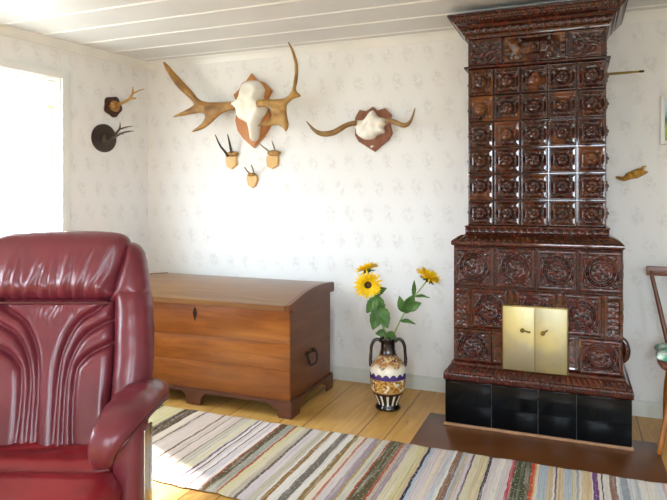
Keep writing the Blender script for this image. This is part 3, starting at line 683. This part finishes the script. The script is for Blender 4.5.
# ------------------------------------------------------------------ blanket chest
CB = (-2.128, 3.36, 0.)
ch = thing('blanket_chest', 'long brown wooden chest with domed lid below the mounted antlers', 'chest', CB)
cp = lambda m, n, mt, angle=35, parent=None: m.build(n, mt, parent or ch, org=CB, angle=angle)
L0, L1, F0, F1 = -2.766, -1.490, 3.060, 3.655
m = MB()
for z0, z1 in ((.085, .262), (.263, .415), (.416, .612)): m.box(L0, L1-.004, F0, F0+.025, z0, z1, .002)
cp(m, 'front_panel', 'chest')
def arc(y, add=0.):                        # underside line of the domed lid
    t = (y-3.01)/(3.675-3.01); return .612+.046*t+.034*math.sin(math.pi*min(1, max(0, t)))**1.0*1.0+add
for x0, x1 in ((L1-.024, L1), (L0, L0+.024)):
    ys = [F0+.002+(F1-F0-.002)*k/16 for k in range(17)]
    poly = [(F0+.002, .085)]+[(F1, .085)]+[(y, arc(y, .004)) for y in ys[::-1]]
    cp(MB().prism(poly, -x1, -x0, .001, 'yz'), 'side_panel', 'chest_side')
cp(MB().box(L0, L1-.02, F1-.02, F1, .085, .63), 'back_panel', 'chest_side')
# domed lid with end cleats
ly = [3.006+(3.676-3.006)*k/28 for k in range(29)]
poly = [(y, arc(y)) for y in ly]+[(y, arc(y, .030)) for y in ly[::-1]]
cp(MB().prism(poly, -(L1-.006), -(L0-.02), .004, 'yz'), 'lid', 'chest_lid')
poly = [(y, arc(y, -.028 if y > 3.05 else -.004)) for y in ly]+[(y, arc(y, .034)) for y in ly[::-1]]
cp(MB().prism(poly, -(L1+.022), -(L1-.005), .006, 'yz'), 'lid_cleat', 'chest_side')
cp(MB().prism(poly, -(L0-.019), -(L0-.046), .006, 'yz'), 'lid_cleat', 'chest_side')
# plinth with bracket feet
def bracket(a, b, mid=True):
    foot = [(0, 0), (.085, 0), (.092, .018), (.086, .034), (.098, .046), (.120, .048), (.132, .066), (.16, .076)]
    lo = [(a+p, z) for p, z in foot]
    if mid:
        c = (a+b)/2; lo += [(c-.085, .076), (c-.066, .06), (c-.056, .040), (c-.050, .004), (c+.050, .004), (c+.056, .040), (c+.066, .06), (c+.085, .076)]
    lo += [(b-p, z) for p, z in foot[::-1]]
    return lo+[(b, .098), (a, .098)]
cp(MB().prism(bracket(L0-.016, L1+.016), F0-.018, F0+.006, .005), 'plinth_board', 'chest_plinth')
for x0, x1 in ((L1-.002, L1+.017), (L0-.017, L0+.002)):
    q = bracket(F0+.006, F1+.01, False)
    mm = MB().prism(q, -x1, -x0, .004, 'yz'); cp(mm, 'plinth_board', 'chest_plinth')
# iron keyhole plate and drop handle
kx, kz = -2.128, .548
kp = cp(MB().prism([(kx, kz-.046), (kx+.010, kz-.018), (kx+.015, kz+.004), (kx+.009, kz+.022), (kx, kz+.040), (kx-.009, kz+.022), (kx-.015, kz+.004), (kx-.010, kz-.018)], F0-.004, F0+.001, .0015), 'keyhole_plate', 'iron')
hy, hz = 3.325, .315
hm = MB()
hm.tube([(L1+.012, hy-.058, hz), (L1+.022, hy-.062, hz-.03), (L1+.026, hy-.045, hz-.066), (L1+.027, hy, hz-.074), (L1+.026, hy+.045, hz-.066), (L1+.022, hy+.062, hz-.03), (L1+.012, hy+.058, hz)], .0062, 10, 5)
hm.tube([(L1+.012, hy-.058, hz), (L1+.012, hy+.058, hz)], .005, 8)
for q in (-.045, .045): hm.box(L1-.001, L1+.014, hy+q-.012, hy+q+.012, hz-.012, hz+.014, .003)
cp(hm, 'drop_handle', 'iron')

# ------------------------------------------------------------------ recliner armchair
YAW = R(21.859)
ar = thing('recliner_armchair', 'burgundy leather recliner armchair with padded headrest in the left foreground', 'armchair', (-1.812, 1.643, 0), YAW)
TL = .30; CO, SI = math.cos(math.atan(TL)), math.sin(math.atan(TL))
def yb(z): return .03+(z-.33)*TL
def on_back(off=0.): return lambda a, b, h: (a, yb(b)-off*CO-h*CO, b+h*SI*.6)
XM = -.036
mir = lambda P: [(XM-x, z) for x, z in P][::-1]
nz = lambda x, y, z=0.: noise.noise(Vector((x, y, z)))
def polydist(p, poly):
    best = 9.
    for (ax, ay), (bx, by) in zip(poly, poly[1:]):
        dx, dy = bx-ax, by-ay; t = max(0, min(1, ((p[0]-ax)*dx+(p[1]-ay)*dy)/(dx*dx+dy*dy+1e-12)))
        best = min(best, math.hypot(p[0]-ax-dx*t, p[1]-ay-dy*t))
    return best
def curve(P):
    q, _ = spline([Vector((a, b, 0)) for a, b in P], [0]*len(P), 6); return [(v.x, v.y) for v in q]
CA = curve([(.202, .842), (.17, .807), (.104, .765), (.056, .68), (.037, .565), (.032, .30)])
CBv = curve([(.235, .775), (.150, .732), (.108, .69), (.075, .61), (.064, .515), (.067, .30)])
CCv = curve([(.245, .695), (.166, .66), (.124, .628), (.100, .578), (.098, .41), (.110, .30)])
def groove(a, b, d):
    xc = -.012+(.85-b)*.075; x = abs(a-xc); e = 0
    ds = [polydist((x, b), c) for c in (CA, CBv, CCv)]; dm_ = min(ds)
    k = min(1, max(.0, (b-.35)/.30)); e -= (.009+.011*k)*math.exp(-(dm_/.0098)**2); e += (.005+.008*k)*min(1, dm_/.03)**.7
    e += .003*nz(a*9, b*9)+.0012*nz(a*26, b*14, 3)
    if b > .74: e += .0022*math.sin((a+.03*nz(a*20, b*20))*150)*min(1, (b-.74)/.06)*max(0, 1-abs(a)/.2)
    return e
shell = smooth_poly([(-.375, .36), (-.25, .25), (.22, .25), (.335, .36), (.368, .6), (.335, .86), (.308, 1.0), (.235, 1.062), (-.02, 1.075), (-.272, 1.062), (-.345, 1.0), (-.372, .86), (-.404, .6)], 5)
relief(shell, .016, .07, .03, .11, on_back(.0)).build('back_shell', 'leather', ar, angle=180)
panel = smooth_poly([(-.20, .27), (.16, .27), (.236, .30), (.242, .5), (.236, .66), (.222, .80), (.205, .85), (-.02, .853), (-.232, .85), (-.25, .80), (-.266, .66), (-.272, .5), (-.262, .30)], 4)
relief(panel, .0046, .035, .05, .01, on_back(.02), groove).build('back_cushion', 'leather', ar, angle=180)
def wr_wing(a, b, d): return .004*nz(a*8, b*6, 5)+.002*nz(a*25, b*18, 2)
lw = smooth_poly([(.215, .885), (.28, .893), (.340, .885), (.368, .745), (.378, .615), (.370, .45), (.335, .34), (.25, .32), (.238, .5), (.232, .66)], 4)
uw = smooth_poly([(.195, .832), (.27, .828), (.349, .832), (.339, .90), (.326, .96), (.304, 1.03), (.272, 1.06), (.235, 1.062), (.225, 1.0), (.21, .93)], 4)
for P, nm, off, T in ((lw, 'side_bolster', .0, .105), (uw, 'side_wing', .0, .088)):
    relief(P, .010, .065, T, .06, on_back(off), wr_wing).build(nm, 'leather', ar, angle=180)
    relief(mir(P), .010, .065, T, .06, on_back(off), wr_wing).build(nm, 'leather', ar, angle=180)
head = smooth_poly([(-.235, .848), (-.02, .842), (.198, .848), (.222, .90), (.246, .98), (.255, 1.04), (.243, 1.085), (.19, 1.106), (.05, 1.113), (-.10, 1.112), (-.235, 1.102), (-.283, 1.075), (-.293, 1.02), (-.276, .95), (-.255, .89)], 5)
FOLD = [(-.20, .25, .9), (-.15, -.1, .7), (-.095, .35, 1.), (-.05, .1, 1.2), (-.01, -.15, .9), (.03, .2, 1.3), (.075, .45, 1.2), (.115, .7, 1.), (.155, .9, .8), (-.12, .8, .7)]
def wr_head(a, b, d):
    e = .004*nz(a*7, b*7, 1); k = b-.845; f = max(0, 1-k/.20)*min(1, k/.015+.3)
    for x, sl, am in FOLD:
        q = a-x-sl*k*.55-.008*nz(b*22, x*40); e += am*.0085*f*math.exp(-(q/.013)**2)-am*.008*f*math.exp(-((q-.021)/.009)**2)
    return e+.0025*nz(a*22, b*9, 4)
relief(head, .0062, .075, .085, .05, on_back(.025), wr_head).build('headrest', 'leather', ar, angle=180)
pip = [(x, yb(.845)-.085*CO, .845) for x in (-.25, -.14, -.02, .10, .212)]
MB().tube(pip, .0065, 10, 5).build('piping', 'piping', ar, angle=180)

# seat
def seat_w(a, b, d): return .006*nz(a*6, b*9, 7)+.005*nz(a*13, b*22, 9)*min(1, d/.05)-.009*math.exp(-((b+.06-.05*math.sin(a*7))/.009)**2)*(.5+.5*math.sin(a*9+1))
rear = smooth_poly([(-.345, .10), (.315, .10), (.322, -.05), (.318, -.192), (0, -.200), (-.352, -.192), (-.355, -.05)], 4)
relief(rear, .010, .05, .062, .04, lambda a, b, h: (a, b, .300+h), seat_w).build('seat_cushion', 'leather_seat', ar, angle=180)
def front_w(a, b, d): return .005*nz(a*6, b*8, 2)+.003*nz(a*18, b*18, 3)-.006*math.exp(-((a+.16)/.007)**2)
fr = smooth_poly([(-.36, -.186), (-.02, -.192), (.335, -.186), (.372, -.215), (.385, -.29), (.372, -.40), (.30, -.435), (-.02, -.45), (-.35, -.435), (-.41, -.40), (-.42, -.29), (-.41, -.215)], 5)
relief(fr, .010, .10, .075, .10, lambda a, b, h: (a, b+.18*min(0, h), .288+h-max(0, -.30-b)*.35), front_w).build('front_roll', 'leather_seat', ar, angle=180)
MB().box(-.345, .31, -.36, .16, .13, .262, .04).build('seat_base', 'leather', ar)

# arms
def arm(sg):
    X = lambda x: x if sg > 0 else XM-x
    nm = 'arm_pad'
    path = [(.350, -.325, .420), (.358, -.342, .470), (.374, -.320, .512), (.386, -.24, .536), (.388, -.12, .540), (.378, .02, .522), (.358, .14, .495), (.338, .21, .465)]
    wd = [.030, .044, .058, .070, .076, .076, .070, .050]; th = [.022, .034, .042, .047, .050, .050, .046, .030]
    P, W = spline([Vector(p) for p in path], wd, 6); _, T = spline([Vector(p) for p in path], th, 6); n = len(P); seg = 24; m = MB(); rings = []; edge_ = []
    for i in range(n):
        t = (P[min(i+1, n-1)]-P[max(i-1, 0)]).normalized(); lat = Vector((1, 0, 0)); lat = (lat-t*lat.dot(t)).normalized(); up = lat.cross(t)
        if up.z < 0 and abs(t.z) < .7: up = -up
        if i and up.dot(prev_up) < 0: up = -up
        prev_up = up.copy(); ring = []
        for k in range(seg):
            q = 2*math.pi*k/seg; c, s = math.cos(q), math.sin(q); e = lambda v: math.copysign(abs(v)**.75, v)
            p = P[i]+lat*e(c)*W[i]+up*e(s)*T[i]*(1 if s > 0 else .55); w = .003*nz(p.x*20, p.y*12, p.z*20); p = p+up*w*(s > 0)+up*.004*math.sin(p.y*60+p.x*30)*(s > .3)*(.6+nz(p.y*9, p.x*9))
            ring.append((X(p.x), p.y, p.z))
        rings.append(ring); r_ = P[i]+lat*W[i]*.98-up*T[i]*.30; edge_.append((X(r_.x), r_.y, r_.z))
    for r in rings: m.v += r
    for i in range(n-1):
        for k in range(seg): k2 = (k+1) % seg; m.f.append((i*seg+k, i*seg+k2, (i+1)*seg+k2, (i+1)*seg+k))
    m.f.append(tuple(range(seg))[::-1]); m.f.append(tuple((n-1)*seg+k for k in range(seg)))
    ap = m.build(nm, 'leather', ar, angle=180)
    MB().tube(edge_, .0055, 8).build('arm_piping', 'piping', ap, angle=180)
    xs = sorted((X(.340), X(.430)))
    MB().box(xs[0], xs[1], -.235, -.085, .10, .525, .034).build('arm_panel', 'leather', ar, angle=180)
    xs = sorted((X(.424), X(.434)))
    MB().box(xs[0], xs[1], -.165, -.082, .12, .46, .004).build('arm_edge_glint', 'edge_metal', ar)  # added strip standing in for the bright highlight along the arm edge
arm(1); arm(-1)
# pedestal
pd = MB().tube([(XM/2, -.05, .03), (XM/2, -.05, .16)], .035, 20).build('pedestal', 'laminate', ar)
m = MB(); NR = 56
ring = [(.275, .0), (.325, .0), (.330, .014), (.322, .028), (.278, .028), (.270, .014)]
for k in range(NR):
    q = 2*math.pi*k/NR; m.v += [(XM/2+r*math.cos(q), -.05+r*math.sin(q), z) for r, z in ring]
for k in range(NR):
    for j in range(6): k2 = (k+1) % NR; j2 = (j+1) % 6; m.f.append((k*6+j, k*6+j2, k2*6+j2, k2*6+j))
m.box(XM/2-.29, XM/2+.29, -.085, -.015, .006, .036, .006); m.build('ring_base', 'laminate', ar)

# ------------------------------------------------------------------ vase and sunflowers
VB = (-1.028, 3.43, 0.)
va_ = thing('handled_vase', 'dark two-handled vase with gilded and violet bands standing on the floor', 'vase', VB, YAW)
vp = [(0, .004), (.066, 0), (.074, .006), (.075, .014), (.069, .024), (.063, .036), (.070, .055), (.086, .085), (.097, .106), (.099, .116), (.098, .120), (.102, .142), (.106, .168), (.108, .190), (.109, .217), (.107, .240), (.099, .262), (.080, .286), (.060, .306), (.048, .327), (.0425, .352), (.042, .380), (.043, .398), (.050, .410), (.0515, .416), (.049, .419), (.043, .414), (.037, .395), (.036, .34), (0, .335)]
MB().lathe(vp, 72).build('body', 'vase', va_, angle=60)
for sg in (1, -1):
    P = [(.041, .392), (.060, .408), (.082, .400), (.097, .370), (.101, .330), (.104, .285), (.100, .250)]
    MB().tube([(sg*a, 0, z) for a, z in P], [.008, .010, .0105, .010, .009, .010, .011], 12, 5, flat=1.0).build('handle', 'vase_black', va_, angle=180)

def frame(n):
    n = Vector(n).normalized(); a = n.orthogonal().normalized(); return a, n.cross(a), n
def leaf(m, p, d, nrm, L, W, droop=.25, fold=.15, nu=7, nv=9):
    d = Vector(d).normalized(); nrm = Vector(nrm); nrm = (nrm-d*nrm.dot(d)).normalized(); s = d.cross(nrm); p = Vector(p)
    def P(i, j):
        w = W*(math.sin(math.pi*min(1, j**.8*.98+.02))**.9)*(1+.06*math.sin(j*30)); q = 2*i-1
        return p+d*L*j+s*q*w*.5+nrm*(abs(q)*w*fold-droop*L*j*j+.02*L*math.sin(j*9+q*2))
    m.grid(nu, nv, P)
def sunflower(label, head, nrm, stem, leaves, pr=.078, cup=.25, dr=.024):
    t = thing('sunflower', label, 'flower', stem[0], 0, 'sunflowers in the vase'); O = stem[0]
    a, b, n = frame(nrm); H = Vector(head)
    MB().tube(stem+[tuple(H-n*.03), tuple(H-n*.006)], [.0042]*(len(stem))+[.0042, .006], 8, 5).build('stem', 'stem', t, org=O, angle=180)
    m = MB()
    for rowi, (cnt, ph, cu, ln) in enumerate(((19, 0, cup, 1.), (19, .5, cup+.32, .92), (15, .25, cup+.70, .75))):
        for k in range(cnt):
            q = 2*math.pi*(k+ph+rnd.uniform(-.2, .2))/cnt; rad = a*math.cos(q)+b*math.sin(q); d = rad*math.cos(cu)+n*math.sin(cu)
            L = (pr-dr*.8)*ln*rnd.uniform(.88, 1.08); leaf(m, H+rad*dr*.75, d, n, L, .019, rnd.uniform(.0, .25), .2, 5, 6)
    m.build('petals', 'petal', t, org=O, angle=180)
    dm2 = MB(); NS = 24
    for r, h in ((1, 0), (.95, .006), (.8, .010), (.5, .009), (.2, .005), (.01, .004)):
        for k in range(NS): q = 2*math.pi*k/NS; dm2.v.append(tuple(H+(a*math.cos(q)+b*math.sin(q))*dr*r+n*h))
    for i in range(5):
        for k in range(NS): k2 = (k+1) % NS; dm2.f.append((i*NS+k, i*NS+k2, (i+1)*NS+k2, (i+1)*NS+k))
    dm2.build('seed_head', 'seed', t, org=O, angle=180)
    cm2 = MB()
    for k in range(14):
        q = 2*math.pi*(k+.3)/14; rad = a*math.cos(q)+b*math.sin(q); leaf(cm2, H-n*.010+rad*.006, rad*.97-n*.05, n, .047, .022, .15, .15, 5, 6)
    cm2.tube([tuple(H-n*.016), tuple(H-n*.002)], [.012, .026], 16); cm2.build('calyx', 'leaf', t, org=O, angle=180)
    for (p, d, nr, L, W, dp) in leaves:
        lm = MB(); leaf(lm, p, d, nr, L, W, dp, .12, 9, 12); lo = lm.build('leaf', 'leaf', t, org=O, angle=180)
        so = lo.modifiers.new('thick', 'SOLIDIFY'); so.thickness = .0012
    return t
cam = Vector((.3, -.95, .1))
sunflower('yellow sunflower highest in the vase, turned up behind another bloom', (-1.172, 3.470, .808), (-.30, -.02, .95),
          [(-1.040, 3.438, .338), (-1.062, 3.447, .46), (-1.105, 3.46, .60), (-1.145, 3.47, .72)],
          [((-1.130, 3.465, .67), (.6, -.3, .25), cam, .10, .055, .2)], .094, .20)
sunflower('yellow sunflower facing forward with its dark centre showing, left in vase', (-1.144, 3.400, .728), (.42, -.86, -.22),
          [(-1.022, 3.420, .338), (-1.040, 3.418, .45), (-1.075, 3.415, .58), (-1.115, 3.425, .68)],
          [((-1.070, 3.41, .60), (-.25, -.2, -.9), cam, .145, .085, .1), ((-1.075, 3.405, .60), (.45, -.3, -.75), cam, .135, .085, .15), ((-1.085, 3.408, .66), (-.5, -.2, -.8), cam, .12, .07, .1),
           ((-1.095, 3.412, .67), (.25, -.1, -.95), cam, .15, .075, .1), ((-1.035, 3.405, .45), (.75, -.5, .0), (0, -.5, .9), .09, .05, .35), ((-1.035, 3.405, .455), (-.8, -.5, -.15), cam, .06, .045, .3)], .096, .12)
sunflower('yellow sunflower leaning out to the right of the vase, facing up', (-.785, 3.430, .785), (.50, -.02, .85),
          [(-1.016, 3.440, .338), (-1.000, 3.438, .42), (-.955, 3.432, .52), (-.90, 3.43, .62), (-.845, 3.43, .70)],
          [((-.930, 3.43, .57), (.45, -.2, .75), cam, .135, .070, .12), ((-.935, 3.425, .575), (-.15, -.2, .9), cam, .10, .048, .1), ((-.955, 3.425, .525), (.95, -.3, .05), (0, -.4, .9), .105, .038, .15),
           ((-.868, 3.43, .672), (.95, -.3, .1), (0, -.4, .9), .10, .032, .1), ((-.872, 3.43, .668), (.05, -.1, 1), cam, .10, .026, .0), ((-.915, 3.425, .60), (.7, -.2, .3), cam, .10, .062, .15)], .094, .18)

# ------------------------------------------------------------------ wall trophies
def wall_place(off, curl=None):
    return lambda a, b, h: (a, -off-h-(curl(a, b) if curl else 0), b)
def mooseL_curl(a, b): return .045*(min(1, max(0, (-a-.08)/.6)))**1.3
on_wall = lambda p: (p[0], YW+.0015, p[2])
# the great antlers
t = thing('antler_trophy', 'huge moose antlers with white skull on an orange-brown shield, largest on the wall', 'trophy', on_wall(MOOSE_AT), 0, 'antler trophies on the back wall')
MB().prism(MOOSE_SHIELD, -.028, 0, .008).build('shield', 'shield_orange', t)
def skull_d(a, b, d): return .03*math.exp(-((b-.08)/.10)**2)*min(1, d/.03)+.006*nz(a*22, b*22)
relief(smooth_poly(MOOSE_SKULL, 3), .006, .045, .085, .012, wall_place(.030), skull_d).build('skull', 'bone', t, angle=180)
relief(smooth_poly(MOOSE_L, 3), .0045, .026, .016, .014, wall_place(.115, mooseL_curl), lambda a, b, d: .003*nz(a*30, b*30)).build('antler', 'antler', t, angle=180)
def mooseR_curl(a, b): return .02+.055*min(1, max(0, (a-.04)/.18))
relief(smooth_poly(MOOSE_R, 3), .0045, .028, .018, .016, wall_place(.085, mooseR_curl), lambda a, b, d: .003*nz(a*30, b*30)).build('antler', 'antler', t, angle=180)
for P, W in (([(-.05, -.07, .045), (-.085, -.10, .040), (-.098, -.108, .036)], [.022, .018, .010]), ([(.02, -.09, .04), (.045, -.11, .038), (.060, -.125, .038)], [.024, .022, .014])):
    MB().tube(P, W, 14, 4).build('antler_base', 'bone', t, angle=180)
# the small pair on a red shield
t = thing('antler_trophy', 'skull plate with two curved spike antlers on a red-brown shield', 'trophy', on_wall(ELK_AT), 0, 'antler trophies on the back wall')
MB().prism(ELK_SHIELD, -.028, 0, .007).build('shield', 'shield_red', t)
relief(smooth_poly(ELK_SKULL, 3), .0045, .035, .05, .01, wall_place(.031), lambda a, b, d: .005*nz(a*30, b*30)).build('skull', 'bone', t, angle=180)
for P, rr in ((ELK_L, [.018, .017, .0165, .019, .020, .019, .016, .011, .002]), (ELK_R, [.017, .0165, .015, .0155, .014, .009, .0025])):
    k = len(P); MB().tube([(x, -.075-.05*math.sin(math.pi*.5*i/(k-1)), z) for i, (x, z) in enumerate(P)], rr, 12, 5).build('antler', 'antler2', t, angle=180)
MB().lathe([(.0, 0), (.012, 0), (.012, .008), (.0, .010)], 16).tube([(0, 0, .004), (0, 0, .012)], .004).build('hook', 'bone', t, loc=(-.002+.015, -.036, ELK_SHIELD[11][1]+.028))
t_hook = None
# three little roe mounts
roe_lab = ['small pale shield with two dark roe antlers, left of the three below the moose skull',
           'small pale shield with thin grey roe antlers, right of the three below the moose skull',
           'smallest pale shield with short roe antlers, lowest of the three below the moose skull']
for (b, sh, cr, an), lab, am, rr in zip(ROE, roe_lab, ('antler_dark', 'antler_grey', 'antler_grey'), (.0105, .006, .006)):
    t = thing('roe_trophy', lab, 'trophy', on_wall(b), 0, 'small roe trophies')
    MB().prism(sh, -.018, 0, .006).build('shield', 'shield_pale', t)
    relief(smooth_poly(cr, 3), .0035, .02, .028, .006, wall_place(.016), lambda a, b, d: .006*nz(a*60, b*60)).build('skull_plate', 'bone_brown', t, angle=180)
    for P in an:
        k = len(P); MB().tube([(x, -.032-.045*i/(k-1), z) for i, (x, z) in enumerate(P)], [rr, rr*.9, rr*.7, rr*.3], 8, 5).build('antler', am, t, angle=180)
# two mounts on the left wall
def left_wall(s, z): return (CX-math.sin(TH)*s, CY-math.cos(TH)*s, z)
t = thing('roe_trophy', 'scalloped dark brown board with one golden branched antler on the window wall, upper', 'trophy', left_wall(.345, 1.915), ROT_L, 'round mounts on the window wall')
sc = [(.075*(1+.08*math.cos(5*q+.6))*math.cos(q), .074*(1+.08*math.cos(5*q+.6))*math.sin(q)) for q in (2*math.pi*k/50 for k in range(50))]
MB().prism(sc, -.022, 0, .006).build('board', 'disc_brown', t)
relief(smooth_poly([(-.03, -.03), (.03, -.035), (.04, .02), (0, .045), (-.04, .02)], 4), .005, .03, .035, .004, wall_place(.020)).build('skull_plate', 'bone_brown', t, angle=180)
m = MB(); m.tube([(0, -.03, .0), (.01, -.09, .02), (.02, -.155, .045), (.03, -.18, .085), (.03, -.185, .135)], [.014, .011, .010, .008, .002], 10, 5)
m.tube([(.02, -.155, .045), (.03, -.20, .05), (.035, -.215, .045)], [.009, .006, .002], 8, 4); m.tube([(.03, -.178, .082), (.045, -.23, .105), (.06, -.27, .115)], [.007, .005, .0015], 8, 4)
m.build('antler', 'antler', t, angle=180)
t = thing('roe_trophy', 'near-black round board with dark branched antlers on the window wall, lower', 'trophy', left_wall(.422, 1.676), ROT_L, 'round mounts on the window wall')
sc = [(.105*math.cos(q), .102*math.sin(q)) for q in (2*math.pi*k/48 for k in range(48))]
MB().prism(sc, -.020, 0, .007).build('board', 'disc_dark', t)
relief(smooth_poly([(-.03, -.04), (.03, -.04), (.035, .02), (0, .04), (-.035, .02)], 4), .005, .03, .03, .004, wall_place(.018)).build('skull_plate', 'antler_dark', t, angle=180)
for dx in (0,):
    m = MB(); m.tube([(.0, -.02, -.005), (.01, -.09, .0), (.02, -.16, .028), (.03, -.23, .040), (.035, -.28, .040)], [.013, .010, .008, .006, .0015], 10, 5)
    m.tube([(.02, -.16, .028), (.02, -.19, .018)], [.006, .0015], 8, 2); m.build('antler', 'antler_dark', t, angle=180)
    m = MB(); m.tube([(.03, -.02, .01), (.05, -.07, .035), (.06, -.10, .07), (.06, -.105, .115)], [.011, .009, .007, .0015], 10, 5)
    m.tube([(.06, -.10, .066), (.08, -.15, .08), (.10, -.20, .088)], [.007, .005, .0012], 8, 4); m.build('antler', 'antler_dark', t, angle=180)
# carved bird-like wall ornament
t = thing('wall_ornament', 'small golden brown bird-shaped ornament on the wall right of the stove', 'ornament', BIRD_AT)
relief(smooth_poly(BIRD, 3), .003, .022, .022, .012, wall_place(.014), lambda a, b, d: .004*math.sin(a*160+b*90)*min(1, d/.01)).build('body', 'bird', t, angle=180)
# framed picture, cut by the photo's edge
t = thing('framed_picture', 'white-framed landscape picture on the wall at the right edge', 'picture', (.640, YW, 1.683))
m = MB().box(-.194, -.172, -.020, 0, -.138, .138, .003).box(.172, .194, -.020, 0, -.138, .138, .003).box(-.172, .172, -.020, 0, -.138, -.116, .003).box(-.172, .172, -.020, 0, .116, .138, .003)
m.build('picture_frame', 'white_paint', t); MB().box(-.174, .174, -.008, 0, -.118+.118, .236).build('landscape', 'print', t, loc=(0, 0, -.118))

# ------------------------------------------------------------------ wooden chair at the right edge
KB = (.600, 3.50, 0.)
t = thing('wooden_chair', 'red-brown spindle-back wooden chair at the right edge beside the stove', 'chair', KB)
sp2 = smooth_poly([(-.165, .15), (.165, .15), (.205, 0), (.215, -.15), (.15, -.205), (-.15, -.205), (-.215, -.15), (-.205, 0)], 5)
relief(sp2, .012, .02, .014, .022, lambda a, b, h: (a, b, .425+h)).build('seat', 'chair_wood', t, angle=180)
for sx in (-1, 1):
    MB().tube([(sx*.13, -.13, .415), (sx*.175, -.165, .22), (sx*.222, -.203, 0)], [.013, .017, .011], 12, 4).build('leg', 'chair_leg', t, angle=180)
    MB().tube([(sx*.13, .11, .415), (sx*.145, .14, .22), (sx*.150, .17, 0)], [.013, .017, .011], 12, 4).build('leg', 'chair_leg', t, angle=180)
    MB().tube([(sx*.135, .115, .43), (sx*.175, .155, .64), (sx*.216, .195, .845)], [.012, .012, .010], 12, 4).build('back_post', 'chair_wood', t, angle=180)
MB().tube([(-.172, -.163, .21), (.172, -.163, .21)], .009, 10).build('stretcher', 'chair_leg', t, angle=180)
for k in range(5):
    x = -.09+.045*k; MB().tube([(x, .13, .43), (x*1.35, .19, .83)], .0065, 8).build('spindle', 'chair_wood', t, angle=180)
rail = MB(); q = [(-.235, .0), (.235, .0)]
rail.grid(24, 2, lambda i, j: (0, 0, 0)) if False else None
rail.box(-.238, .238, .188, .212, .822, .872, .006); rail.build('crest_rail', 'chair_wood', t)
cu = relief(smooth_poly([(-.18, .11), (.18, .11), (.205, -.02), (.195, -.17), (-.195, -.17), (-.205, -.02)], 4), .010, .04, .026, .016, lambda a, b, h: (a, b, .456+h), lambda a, b, d: .003*nz(a*14, b*14)).build('seat_pad', 'green_cloth', None, angle=180)
cu.location = KB; tag(cu, 'green and white seat pad lying on the wooden chair', 'cushion')

# ------------------------------------------------------------------ daylight
w = bpy.data.worlds.new('overcast_sky'); bpy.context.scene.world = w; w.use_nodes = True
bg = w.node_tree.nodes['Background']; 
nt = w.node_tree; tc = nt.nodes.new('ShaderNodeTexCoord'); sx = nt.nodes.new('ShaderNodeSeparateXYZ'); mr = nt.nodes.new('ShaderNodeValToRGB')   # pale ground below, bright hazy sky above
nt.links.new(tc.outputs['Generated'], sx.inputs[0]); mp = nt.nodes.new('ShaderNodeMapRange'); mp.inputs[1].default_value = -1; nt.links.new(sx.outputs[2], mp.inputs[0]); nt.links.new(mp.outputs[0], mr.inputs[0])
mr.color_ramp.elements[0].position = .47; mr.color_ramp.elements[0].color = (.34, .36, .34, 1); mr.color_ramp.elements[1].position = .53; mr.color_ramp.elements[1].color = (.75, .875, 1, 1)
nt.links.new(mr.outputs[0], bg.inputs[0]); bg.inputs[1].default_value = SKY
def portal(name, loc, rz, op):
    a, b, z0, z1 = op; l = bpy.data.lights.new(name, 'AREA'); l.shape = 'RECTANGLE'; l.size = b-a; l.size_y = z1-z0; l.cycles.is_portal = True
    o = bpy.data.objects.new(name, l); COL.objects.link(o); mx = Matrix.Translation(loc) @ Matrix.Rotation(rz, 4, 'Z')
    o.matrix_world = mx @ Matrix.Translation(((a+b)/2, .135, (z0+z1)/2)) @ Matrix.Rotation(R(-90), 4, 'X')
portal('daylight_window_1', (LE[0], LE[1], 0), ROT_L, W1); portal('daylight_window_2', (LE[0], LE[1], 0), ROT_L, W2)
portal('daylight_window_3', (XR, YR, 0), R(180), W3); portal('daylight_window_4', (XR, CY, 0), R(-90), W4)
s = bpy.data.lights.new('sun', 'SUN'); s.energy = SUN; s.angle = R(2.5); s.color = (1, .95, .86)
so = bpy.data.objects.new('sun', s); COL.objects.link(so); so.rotation_euler = Vector(SUN_DIR).to_track_quat('-Z', 'Y').to_euler()

# ------------------------------------------------------------------ camera and view
c = bpy.data.cameras.new('camera'); co = bpy.data.objects.new('camera', c); COL.objects.link(co); bpy.context.scene.camera = co
co.location = (0, 0, 1.25); co.rotation_euler = (R(90), 0, YAW); c.sensor_width = 36; c.lens = 36*602/667; c.shift_y = -53/667; c.clip_start = .05
for o in COL.objects:
    for k in ('w', 'h'):
        if k in o: del o[k]
vs = bpy.context.scene.view_settings; vs.view_transform = 'Standard'; vs.look = 'None'; vs.gamma = 1; vs.use_curve_mapping = False; vs.exposure = EXPOSURE
